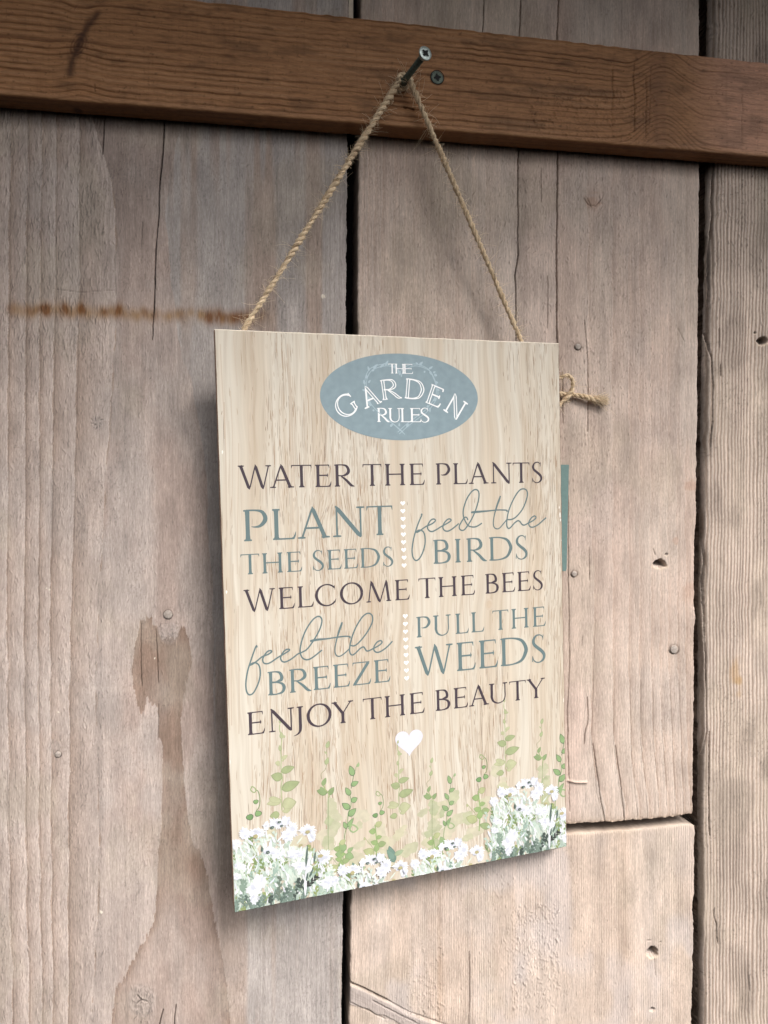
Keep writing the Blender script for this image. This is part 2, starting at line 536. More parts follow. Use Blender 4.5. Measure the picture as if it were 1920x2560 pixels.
def field_left(X, Y):
    lines = [[(-330, -400), (-330, 3000)], [(-250, -400), (-245, 3000)], [(-190, -400), (-180, 3000)], [(-120, -400), (-110, 3000)], [(-60, -400), (-50, 3000)], [(-18, -400), (-14, 3000)],
             [(26, -400), (23, 700), (17, 1500), (22, 2060), (33, 2560), (40, 3000)], [(70, -400), (66, 800), (60, 1600), (65, 2060), (74, 2560), (80, 3000)],
             [(104, -400), (102, 600), (95, 1600), (99, 2100), (107, 2560), (112, 3000)], [(140, -400), (139, 700), (125, 1500), (128, 2060), (133, 2560), (136, 3000)],
             [(195, -400), (199, 700), (176, 1600), (172, 2060), (171, 2560), (170, 3000)], B5, B6, [(720, -400), (720, 3000)]]
    c, t = bands(X, Y, lines, BROWN * 0.92, GREY * 1.10, 0.62)
    h = 0.00022 * t
    b5 = ply(B5, Y[:, 0])[:, None]; b6 = ply(B6, Y[:, 0])[:, None]
    wob = fbm(Y * 0.02, X * 0.004, 41, 3) * 7
    inner = (X + wob > b5) & (X + wob < b6)
    tone = fbm(X * 0.012, Y * 0.004, 43, 4)
    pale_mid = mix(np.broadcast_to(GREY * 1.02, c.shape), PINK * 0.98, sstep(-0.3, 0.3, tone))
    edge = np.exp(-np.clip(X + wob - b5, 0, None) / 22)[..., None]
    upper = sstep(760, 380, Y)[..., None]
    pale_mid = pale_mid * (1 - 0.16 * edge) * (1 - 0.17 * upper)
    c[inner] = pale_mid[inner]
    rightside = X + wob >= b6
    stripes = vn(X * 0.025 + 0.3, Y * 0.0016, 47) + 0.5 * vn(X * 0.07, Y * 0.003, 48)
    rc = mix(np.broadcast_to(COOL * 1.0, c.shape), BROWN * 1.15, sstep(-0.1, 0.75, stripes) * 0.75)
    c[rightside] = rc[rightside]
    # fine parallel grain near the gap
    g = np.sin((X + 3 * fbm(Y * 0.01, X * 0.01, 51, 3)) * 0.55 + 3 * vn(X * 0.03, Y * 0.002, 52))
    near = sstep(600, 800, X)
    c = c * (1 - 0.10 * near * sstep(0.2, 1, g))[..., None]
    h -= 0.0001 * near * sstep(0.2, 1, g)
    # bare brown heartwood figure where the grey skin has worn away
    xx = X + 2.2 * vn(X * 0.25, Y * 0.04, 61) + 1.0 * vn(X * 0.6, Y * 0.2, 62); yy = Y + 9 * vn(X * 0.3, Y * 0.02, 63)
    fig = in_poly(xx, yy, FIGURE).astype(float)
    le = np.interp(Y, [2100, 2260, 2310, 2385, 2440, 2468, 2560, 2700], [394, 388, 383, 340, 315, 289, 279, 270])
    re_ = np.interp(Y, [2060, 2107, 2125, 2197, 2331, 2440, 2560, 2700], [477, 480, 500, 520, 542, 564, 575, 590])
    inner = np.clip(1 - np.exp(-np.clip(X - le, 0, None) / 16) - 0.9 * np.exp(-np.clip(re_ - X, 0, None) / 32), 0, 1)
    k = fig * (1 - 0.82 * sstep(2150, 2330, Y) * inner)
    c = mix(c, np.array((0.255, 0.178, 0.135)) * np.ones(3), 0.9 * k)
    h -= 0.00012 * fig
    c = weather(X, Y, c, 3, 0.30, 0.8)
    # rust line
    ry = np.interp(X, [0, 60, 200, 420, 600, 720], [770, 774, 774, 786, 791, 790]) + 4 * vn(X * 0.05, Y * 0, 71)
    blob = 0
    for bx, s, a in ((27, 12, .5), (74, 14, .8), (108, 16, 1.0), (118, 9, .9), (163, 13, 1.3), (203, 12, 1.3), (262, 14, .8), (297, 12, 1.2), (362, 8, .9), (386, 8, .6), (452, 10, .5), (521, 10, 1.2), (548, 20, .95), (590, 22, 1.1), (620, 16, .7), (655, 10, .4)):
        blob = blob + a * np.exp(-((X - bx) / s) ** 2)
    prof = np.exp(-((Y - ry) / (16 + 6 * vn(X * 0.06, Y * 0, 72))) ** 2)
    on = sstep(8, 40, X) * sstep(700, 600, X)
    c = mix(c, np.array((0.34, 0.20, 0.085)), np.clip(0.8 * on * np.exp(-((Y - ry - 3) / 16) ** 2) * (0.75 + 0.4 * vn(X * 0.09, Y * 0.03, 73)), 0, 1))
    c = mix(c, np.array((0.17, 0.065, 0.018)), np.clip(0.9 * prof * blob * (0.85 + 0.3 * vn(X * 0.3, Y * 0.05, 74)), 0, 0.85))
    # knots
    for kx, ky, kr in ((423, 1583, 26), (354, 2500, 38), (242, 1057, 15), (135, 1868, 17)):
        d = np.hypot(X - kx, (Y - ky) * 0.85); a = np.arctan2(Y - ky, X - kx)
        ring = np.sin(d * 0.5 + 3.5 * vn(X * 0.06, Y * 0.06, 81) + 1.5 * vn(X * 0.2, Y * 0.2, 82))
        m = 1 - sstep(kr * 0.7, kr * 1.15, d)
        c = c * (1 - 0.10 * m * sstep(0.1, 0.9, ring))[..., None]
        c = mix(c, COOL * 0.95, 0.3 * m)
        h += 0.00010 * m * ring
    for a0 in (0.3, 2.5, 3.9):
        cracks(X, Y, h, c, [([(354, 2500), (354 + 16 * math.cos(a0), 2500 + 16 * math.sin(a0))], 2.4, 0.0012)])
    for i in range(9):
        a0 = i * 0.7; r0 = 4 + 3 * (i % 3)
        cracks(X, Y, h, c, [([(242 + r0 * math.cos(a0), 1057 + r0 * math.sin(a0)), (242 + (r0 + 8) * math.cos(a0 + .3), 1057 + (r0 + 8) * math.sin(a0 + .3))], 1.6, 0.0006)])
    cracks(X, Y, h, c, [([(414, 250), (411, 319), (401, 454), (397, 531), (390, 628), (386, 724), (382, 850)], 2.6, 0.003), ([(266, 230), (262, 300), (255, 388)], 2.0, 0.002),
                        ([(353, 1559), (352, 1640), (354, 1715)], 1.5, 0.0012), ([(390, 1574), (393, 1640), (396, 1708)], 1.5, 0.0012), ([(396, 1760), (395, 1850)], 1.2, 0.0008),
                        ([(409, 2523), (398, 2570)], 2.2, 0.002), ([(440, 2512), (435, 2590)], 2.2, 0.002), ([(356, 555), (354, 618)], 1.4, 0.0008),
                        ([(131, 722), (200, 731), (287, 725)], 1.0, 0.0004), ([(17, 1900), (18, 2100)], 1.2, 0.0006)])
    for l in lines[5:11]:
        p = np.array(l); m = (p[:, 1] > 100)
        cracks(X, Y, h, c, [([(x + 1, y) for x, y in l], 0.9, 0.00035)])
    flecks(X, Y, h, c, 1000, (0, 260, 270, 900), 5, (4, 15), 0.00026, 0.42, (0.08, 0.3))
    flecks(X, Y, h, c, 1600, (0, 800, 260, 2560), 6, (3, 10), 0.00026, 0.34, (0.1, 0.4))
    flecks(X, Y, h, c, 1500, (250, 300, 860, 2560), 8, (2, 8), 0.00024, 0.36)
    flecks(X, Y, h, c, 90, (400, 1555, 452, 1612), 9, (2, 8), 0.0002, 0.3, (0.5, 1.2))
    flecks(X, Y, h, c, 120, (330, 2470, 385, 2560), 10, (4, 11), 0.0003, 0.4, (0.5, 1.2))
    seat(X, Y, h, c, 420, 1536.5, 10.5); seat(X, Y, h, c, 145, 1886, 7)
    for sx, sy, sr in ((808, 741, 6), (253, 2280, 4.5), (124, 1474, 2.5), (117, 1470, 2), (146, 1781, 2), (387, 1645, 1.8)):
        d = np.hypot(X - sx, Y - sy) + 1.5 * vn(X * 0.3, Y * 0.3, 91)
        m = 1 - sstep(sr * 0.7, sr, d)
        c = mix(c, np.array((0.72, 0.66, 0.56)), m); h += 0.0002 * m
    c = c * np.array((0.90, 0.925, 0.95))
    h += 0.00010 * fbm(X * 0.05, Y * 0.03, 95, 4) + 0.00007 * vn(X * 0.4, Y * 0.08, 96)
    return h, c


def field_upper(X, Y):
    A = lambda pts: [(1400 + x / 3.19, 1660 + y / 3.19) for x, y in pts]
    lines = [[(905, -400), (905, 3000)], [(918, -400), (916, 3000)], [(936, -400), (932, 3000)], [(955, -400), (950, 3000)], [(985, -400), (978, 3000)], [(1012, -400), (1008, 3000)], [(1035, -400), (1030, 3000)],
             [(1066, -400), (1062, 3000)], [(1092, -400), (1090, 3000)], [(1118, -400), (1112, 3000)], [(1140, -400), (1138, 3000)], [(1180, -400), (1176, 3000)], [(1216, -400), (1206, 3000)], [(1300, -400), (1280, 3000)], [(1394, -400), (1393, 3000)],
             [(1470, -400), (1470, 1050), (1487, 1550), (1480, 1760), (1477, 1850), (1490, 1980), (1513, 2060), (1525, 2150)],
             [(1535, -400), (1530, 1200), (1534, 1700), (1532, 1850), (1545, 1960), (1562, 2060), (1570, 2150)],
             [(1576, -400), (1572, 1300), (1573, 1700), (1577, 1880), (1585, 1970), (1596, 2060), (1600, 2150)],
             [(1604, -400), (1598, 1300), (1600, 1700), (1601, 1860), (1612, 1960), (1620, 2060), (1626, 2150)],
             [(1632, -400), (1625, 1300), (1630, 1700), (1632, 1860), (1643, 1960), (1650, 2150)], [(1654, -400), (1648, 1300), (1652, 1800), (1664, 1960), (1672, 2150)],
             [(1675, -400), (1668, 1300), (1672, 1700), (1680, 1850), (1693, 2150)], [(1697, -400), (1690, 1300), (1695, 1700), (1702, 1850), (1712, 2150)], [(1718, -400), (1712, 1300), (1716, 1800), (1728, 2150)], [(1780, -400), (1780, 3000)]]
    c, t = bands(X, Y, lines, BROWN * 1.18, PALE * 0.95, 0.42)
    lowr = sstep(1300, 1750, Y) * sstep(1440, 1500, X)
    flat = mix(np.broadcast_to(PALE * 0.93, c.shape), PINK * 1.08, sstep(-0.3, 0.4, fbm(X * 0.008, Y * 0.003, 101, 3)))
    strength = 0.42 + 0.45 * lowr + 0.25 * sstep(1010, 930, X)
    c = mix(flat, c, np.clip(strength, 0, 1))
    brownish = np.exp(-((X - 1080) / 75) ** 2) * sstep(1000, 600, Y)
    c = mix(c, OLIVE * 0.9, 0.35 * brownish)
    c = mix(c, COOL * 1.12, 0.5 * np.exp(-((X - 930) / 35) ** 2) * sstep(600, 900, Y))
    h = 0.00016 * t
    grain = np.sin((X + 6 * fbm(Y * 0.006, X * 0.01, 102, 3)) * 0.9)
    c = c * (1 - 0.045 * sstep(0.1, 1, grain))[..., None]
    h -= 0.00005 * sstep(0.1, 1, grain)
    c = weather(X, Y, c, 13, 0.28, 0.6)
    # orange bruise and scars
    for sx, sy, sr, kk in ((1480, 505, 26, .5), (1728, 1215, 20, .5), (1690, 1350, 10, .4), (1725, 1480, 30, .35)):
        d = np.hypot(X - sx, (Y - sy) * 0.9) + 7 * vn(X * 0.1, Y * 0.1, 111)
        c = mix(c, np.array((0.40, 0.26, 0.19)), kk * (1 - sstep(sr * 0.3, sr, d)))
    cracks(X, Y, h, c, [([(1460, 495), (1472, 512), (1490, 515), (1505, 498)], 2.2, 0.0008), ([(1472, 500), (1478, 516)], 1.5, 0.0006), ([(1498, 490), (1506, 510)], 1.5, 0.0006),
                        ([(1301, -100), (1299, 300), (1294, 411), (1296, 452), (1294, 570), (1296, 638), (1287, 688), (1290, 800), (1292, 930)], 2.0, 0.0028),
                        ([(1395, -100), (1394, 300), (1393, 411), (1395, 452), (1392, 536), (1391, 638), (1391, 772), (1394, 857), (1396, 950)], 3.2, 0.004),
                        ([(1209, -60), (1208, 90)], 1.6, 0.002), ([(1353, 420), (1355, 505)], 1.3, 0.0008), ([(1368, 690), (1369, 820)], 1.2, 0.0008),
                        ([(1461, 800), (1468, 870), (1470, 1000), (1470, 1080)], 1.2, 0.0010), ([(1472, 1370), (1475, 1450)], 1.2, 0.0008),
                        ([(1467, 1742), (1470, 1780), (1469, 1810), (1463, 1825), (1461, 1860)], 1.6, 0.0012),
                        ([(1483, 1860), (1488, 1900), (1495, 1950), (1504, 2010), (1516, 2062)], 1.2, 0.0013), ([(1539, 1865), (1546, 1920), (1555, 1990), (1564, 2062)], 1.2, 0.0013),
                        ([(1420, 1240), (1421, 1380), (1424, 1660), (1418, 1780), (1421, 1900), (1425, 2030)], 1.5, 0.0010), ([(1405, 930), (1408, 1060)], 1.4, 0.001),
                        ([(1457, 1590), (1454, 1615)], 1.4, 0.0006), ([(1695, 820), (1712, 855)], 1.2, 0.0005)])
    for l in lines[15:23]:
        cracks(X, Y, h, c, [([(x + 1, y) for x, y in l if y > 1500], 1.0, 0.0004)])
    bore(X, Y, h, c, 1650, 1409, 17, 12, 0.006, 5)
    bore(X, Y, h, c, 1666, 1386, 5, 4, 0.0005, 6); cracks(X, Y, h, c, [([(1632, 1371), (1639, 1388)], 1.6, 0.0006)])
    # torn end grain along the lower saw cut
    end = np.interp(X, [895, 1419, 1619, 1732, 1760], [2095, 2060, 2049, 2035, 2030])
    near = np.exp(-np.clip(end - Y, 0, None) / 7.0)
    c = mix(c, np.array((0.50, 0.39, 0.29)), 0.7 * near)
    h += near * (0.0004 * vn(X * 0.22, Y * 0.25, 121) - 0.0006)
    flecks(X, Y, h, c, 260, (1400, 2025, 1735, 2062), 14, (4, 9), 0.0005, 0.4, (0.6, 1.3))
    flecks(X, Y, h, c, 1300, (900, 340, 1740, 1000), 15, (2, 8), 0.00024, 0.40)
    flecks(X, Y, h, c, 1100, (1400, 900, 1740, 2050), 16, (2, 7), 0.00026, 0.40)
    flecks(X, Y, h, c, 60, (1412, 1700, 1428, 2050), 17, (4, 10), 0.0005, 0.4, (0.5, 1.0))
    flecks(X, Y, h, c, 22, (1424, 850, 1470, 880), 18, (3, 8), 0.0003, 0.4, (0.5, 1.2))
    flecks(X, Y, h, c, 18, (1440, 1410, 1460, 1430), 19, (3, 8), 0.0003, 0.4, (0.5, 1.2))
    seat(X, Y, h, c, 1444.5, 866.5, 8); seat(X, Y, h, c, 1435.5, 1434.5, 7.5); seat(X, Y, h, c, 1685, 1623.5, 11.5)
    # curled splinter, its shadow painted as a darker line below
    d, s = seg_dist(X, Y, [(1420, 1951), (1440, 1955), (1465, 1955)])
    k = np.exp(-(d / 2.2) ** 2); h += 0.001 * k; c = mix(c, np.array((0.62, 0.5, 0.42)), 0.7 * k)
    d, s = seg_dist(X, Y, [(1420, 1957), (1440, 1961), (1465, 1961)])
    c = c * (1 - 0.45 * np.exp(-(d / 2.0) ** 2))[..., None]
    h += 0.00010 * fbm(X * 0.05, Y * 0.03, 125, 4) + 0.00006 * vn(X * 0.4, Y * 0.08, 126)
    return h, c


def field_lower(X, Y):
    branch = [(860, 2440), (874, 2462), (907, 2475), (945, 2495), (983, 2513), (1019, 2535), (1091, 2560), (1180, 2590)]
    d, s = seg_dist(X, Y, branch)
    bxp = np.interp(X, [p[0] for p in branch], [p[1] for p in branch])
    inside = sstep(-1, 2, Y - bxp)
    # grain lines sweep aside above the buried branch
    push = np.exp(-np.clip(bxp - Y, 0, None) / 45.0) * np.exp(-np.clip(X - 860, 0, None) / 90.0)
    gx = X + 18 * push + 4 * fbm(Y * 0.004, X * 0.01, 131, 3)
    g = np.sin(gx * 1.12 + 2.5 * vn(gx * 0.02, Y * 0.001, 132))
    amp = 0.55 + 0.45 * vn(gx * 0.015, Y * 0.004, 133)
    c = mix(np.broadcast_to(PALE * 0.98, X.shape + (3,)), PALE * np.array((.96, .93, .90)), sstep(-0.4, 0.4, vn(gx * 0.02, Y * 0.0012, 134)))
    c = mix(c, BROWN * 1.15, 0.52 * amp * sstep(0.2, 1, g))
    h = -0.00018 * amp * sstep(0.0, 1, g)
    for bx, bw, kk in ((1100, 5, .55), (1106, 9, .3), (1285, 8, .3), (1558, 12, .3), (1180, 5, .25)):
        c = mix(c, np.array((0.40, 0.29, 0.21)), kk * np.exp(-((gx - bx) / bw) ** 2) * (0.6 + 0.4 * vn(Y * 0.01, X * 0, 135)))
    c = weather(X, Y, c, 23, 0.32, 0.5)
    c = mix(c, np.array((0.52, 0.50, 0.52)), 0.35 * sstep(0.1, 0.5, fbm(X * 0.01, Y * 0.006, 136, 3)))
    # pale saw-cut edge on top
    topy = np.interp(X, [860, 1419, 1572, 1723, 1740], [2130, 2085, 2076, 2060, 2070])
    near = np.exp(-np.clip(Y - topy, 0, None) / 6.0)
    c = mix(c, np.array((0.52, 0.43, 0.34)), 0.4 * near)
    h -= 0.0005 * np.exp(-np.clip(Y - topy, 0, None) / 2.0)
    # branch
    lo = bxp + np.interp(X, [874, 965, 1100], [47, 38, 25])
    br = inside * sstep(2, -2, Y - lo - 3 * vn(X * 0.05, Y * 0, 137))
    ang = (Y - bxp)
    bg_ = vn(X * 0.03, ang * 0.35, 138)
    c = mix(c, np.array((0.40, 0.355, 0.335)) * 1.0, br * 0.9)
    c = c * (1 - 0.15 * br * sstep(0.1, 0.8, bg_))[..., None]
    h += 0.0006 * br
    cracks(X, Y, h, c, [([(866, 2452), (874, 2457), (907, 2470), (945, 2490), (975, 2504)], 6.0, 0.004), ([(975, 2504), (1019, 2528), (1091, 2553), (1140, 2570)], 1.8, 0.001),
                        ([(930, 2500), (985, 2528), (1050, 2560)], 1.8, 0.0012), ([(874, 2504), (920, 2526), (965, 2548)], 1.6, 0.001), ([(1173, 2380), (1174, 2440), (1173, 2570)], 1.2, 0.0010),
                        ([(1636, 2365), (1638, 2440)], 1.0, 0.0006)])
    bore(X, Y, h, c, 1630, 2382, 15, 14, 0.006, 8)
    cracks(X, Y, h, c, [([(1618, 2352), (1628, 2351)], 1.5, 0.0006), ([(1647, 2357), (1654, 2355)], 1.3, 0.0006)]); bore(X, Y, h, c, 1631, 2524, 7, 5, 0.0015, 11)
    flecks(X, Y, h, c, 650, (950, 2340, 1110, 2550), 31, (2.5, 8), 0.00042, 0.42, (0.4, 1.1))
    flecks(X, Y, h, c, 420, (1280, 2260, 1400, 2530), 32, (2.5, 7), 0.00035, 0.32, (0.4, 1.0))
    flecks(X, Y, h, c, 900, (890, 2120, 1735, 2560), 33, (2, 6), 0.00024, 0.36)
    flecks(X, Y, h, c, 40, (1530, 2315, 1550, 2340), 34, (2, 6), 0.0003, 0.4, (0.5, 1.2))
    h += 0.00008 * fbm(X * 0.05, Y * 0.03, 141, 4) + 0.00006 * vn(X * 0.4, Y * 0.06, 142)
    return h, c


def field_right(X, Y):
    lean = np.interp(Y, [-400, 400, 1200, 2560], [14, 12, 0, 0])
    gx = X - lean + 4.5 * fbm(Y * 0.004, X * 0.006, 151, 4) + 1.2 * vn(Y * 0.03, X * 0.02, 152)
    ph = gx * 0.78 + 2.0 * vn(gx * 0.03, Y * 0.0008, 153)
    g = np.sin(ph)
    deep = 0.55 + 0.45 * vn(gx * 0.11, Y * 0.006, 154)
    ridge = sstep(-0.75, 0.5, g)
    h = 0.00055 * (ridge - 1) * deep
    c = mix(np.broadcast_to(np.array((0.27, 0.205, 0.16)), X.shape + (3,)), PALE * 0.98, 0.22 + 0.78 * ridge)
    c = mix(c, OLIVE * 1.1, 0.4 * sstep(-0.2, 0.6, vn(gx * 0.02, Y * 0.004, 155)))
    c = weather(X, Y, c, 33, 0.2, 1.1)
    big = fbm(X * 0.012, Y * 0.006, 156, 4)
    c = c * (1 - 0.22 * sstep(0.1, 0.5, big))[..., None]
    for sx, sy, sr in ((1840, 1680, 22), (1848, 1720, 14)):
        d = np.hypot((X - sx), (Y - sy) * 0.45) + 8 * vn(X * 0.1, Y * 0.05, 157)
        c = mix(c, np.array((0.40, 0.26, 0.12)), 0.5 * (1 - sstep(sr * 0.2, sr, d)))
    edge = ply([(1776, 0), (1772, 400), (1770, 600), (1762, 900), (1757, 1280), (1752, 1660), (1753, 2200), (1754, 2560)], Y[:, 0])[:, None]
    r = np.clip(X - edge, 0, None)
    shoulder = np.interp(Y, [0, 400, 900, 1300, 2560], [20, 20, 12, 9, 8])
    h -= 0.009 * np.exp(-(r / (shoulder * 0.62)) ** 1.5) + 0.0004 * np.exp(-(r / 20) ** 2) * (1 + vn(X * 0.15, Y * 0.01, 158))
    cracks(X, Y, h, c, [([(1790, 400), (1786, 520), (1780, 640), (1776, 760)], 2.2, 0.0016), ([(1772, 830), (1779, 890), (1783, 960), (1783, 1060), (1778, 1120)], 2.2, 0.002),
                        ([(1760, 1310), (1765, 1400), (1762, 1500), (1766, 1700), (1768, 1830), (1760, 1890)], 1.8, 0.0014), ([(1774, 1830), (1772, 1960), (1775, 2090)], 2.6, 0.002),
                        ([(1787, 2270), (1786, 2290), (1792, 2310), (1795, 2360)], 2.4, 0.0014), ([(1799, 820), (1800, 870)], 2.0, 0.001), ([(1801, 910), (1802, 940)], 2.2, 0.0012), ([(1873, 2440), (1874, 2480)], 1.8, 0.0008)])
    bore(X, Y, h, c, 1906, 852, 15, 12, 0.005, 12)
    bore(X, Y, h, c, 1888, 832, 4, 4, 0.001, 13)
    flecks(X, Y, h, c, 1500, (1770, 0, 1925, 2560), 41, (2.5, 9), 0.00035, 0.38, (0.1, 0.6))
    h += 0.00009 * fbm(X * 0.06, Y * 0.02, 161, 4)
    return h, c


GAP1L = [(876, -450), (872, 0), (869, 340), (865, 700), (864, 900), (860, 1800), (857.6, 2220), (853, 2560), (850, 3000)]
GAP1R = [(906, -450), (902, 0), (899, 345), (895, 560), (894, 1000), (886, 1700), (880, 2124), (877, 2220), (875, 2440), (872, 2520), (870, 3000)]
GAP2L = [(1749, -450), (1748, 0), (1750, 400), (1747, 640), (1744, 1000), (1741, 1280), (1742, 1330), (1737, 1400), (1736, 1560), (1739, 1600), (1735, 1660), (1736, 1780), (1733, 2030), (1732, 2040)]
GAP2LB = [(1728, 2050), (1737, 2064), (1736.5, 2200), (1737, 2235), (1731, 2262), (1731, 2275), (1735, 2300), (1733, 2400), (1731, 2480), (1729, 2560), (1727, 3000)]
GAP2R = [(1777, -450), (1776, 0), (1772, 400), (1770, 600), (1766, 800), (1762, 900), (1760, 1000), (1757, 1280), (1755, 1400), (1752, 1660), (1752, 2060), (1753, 2200), (1752, 2400), (1754, 2560), (1754, 3000)]
const = lambda v: (lambda x: np.full(np.shape(x), float(v)))
up_bot = lambda x: np.interp(x, [860, 1419, 1619, 1732, 1760], [2100, 2060, 2049, 2035, 2032]) + 1.6 * vn(np.asarray(x) * 0.11, np.zeros(np.shape(x)), 171) + 1.0 * vn(np.asarray(x) * 0.4, np.zeros(np.shape(x)), 172)
lo_top = lambda x: np.interp(x, [860, 1419, 1572, 1723, 1742], [2130, 2085, 2076, 2060, 2068]) + 0.8 * vn(np.asarray(x) * 0.08, np.zeros(np.shape(x)), 173)

PG = 'weathered planks of the wall'
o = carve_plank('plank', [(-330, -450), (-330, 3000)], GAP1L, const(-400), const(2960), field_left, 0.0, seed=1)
tag(o, 'wide grey brown plank on the left with a horizontal rust stain and brown figure', 'plank', PG)
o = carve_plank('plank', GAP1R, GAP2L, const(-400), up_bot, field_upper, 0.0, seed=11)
tag(o, 'long upright plank behind the sign with two thin vertical cracks and torn lower end', 'plank', PG)
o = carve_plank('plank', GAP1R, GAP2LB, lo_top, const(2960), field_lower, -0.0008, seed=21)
tag(o, 'pale straight grained plank under the sign below the horizontal joint', 'plank', PG)
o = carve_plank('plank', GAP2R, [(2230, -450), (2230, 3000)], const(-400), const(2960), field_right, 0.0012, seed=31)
tag(o, 'rough ridged plank at the right edge with coarse grooved grain', 'plank', PG)


def box(name, lo, hi, mat, parent=None, loc=None):
    lo = np.array(lo, float); hi = np.array(hi, float)
    c = np.array([(lo[0] + hi[0]) / 2, (lo[1] + hi[1]) / 2, lo[2]]) if loc is None else np.array(loc)
    v = [(x, y, z) for x in (lo[0], hi[0]) for y in (lo[1], hi[1]) for z in (lo[2], hi[2])]
    f = [(0, 1, 3, 2), (4, 6, 7, 5), (0, 4, 5, 1), (2, 3, 7, 6), (0, 2, 6, 4), (1, 5, 7, 3)]
    o = raw_mesh(name, np.array(v) - c, f, mat, parent, smooth=False)
    o.location = c
    return o


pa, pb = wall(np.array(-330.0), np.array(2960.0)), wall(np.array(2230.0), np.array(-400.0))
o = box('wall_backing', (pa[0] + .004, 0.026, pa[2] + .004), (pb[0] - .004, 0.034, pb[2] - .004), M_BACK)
tag(o, kind='structure')
# pale strip of sapwood standing in the gap above the batten
a, b = wall(np.array(873.5), np.array(60.0)), wall(np.array(887.5), np.array(-380.0))
o = box('wood_strip', (a[0], 0.003, a[2]), (b[0], 0.012, b[2]), M_SLIVER)
tag(o, 'thin pale strip of wood standing in the gap above the batten', 'wood strip')

# ------------------------------------------------------------------ unseen roof-shaped light blocker, added above the frame to shade the wall top
ez = wall(np.array(960.0), np.array(-640.0))[2]
ED = 0.39
v = [(-0.9, 0.05, ez + 0.10), (1.1, 0.05, ez + 0.10), (1.1, -ED + 0.13, ez), (-0.9, -ED - 0.05, ez)]
v += [(x, y, z + 0.03) for x, y, z in v]
o = raw_mesh('light_blocker', v, [(0, 1, 2, 3), (7, 6, 5, 4), (0, 4, 5, 1), (1, 5, 6, 2), (2, 6, 7, 3), (3, 7, 4, 0)], M_BLOCKER, smooth=False)
tag(o, kind='structure')

# ------------------------------------------------------------------ batten across the planks
BT = 0.0150                                           # batten thickness


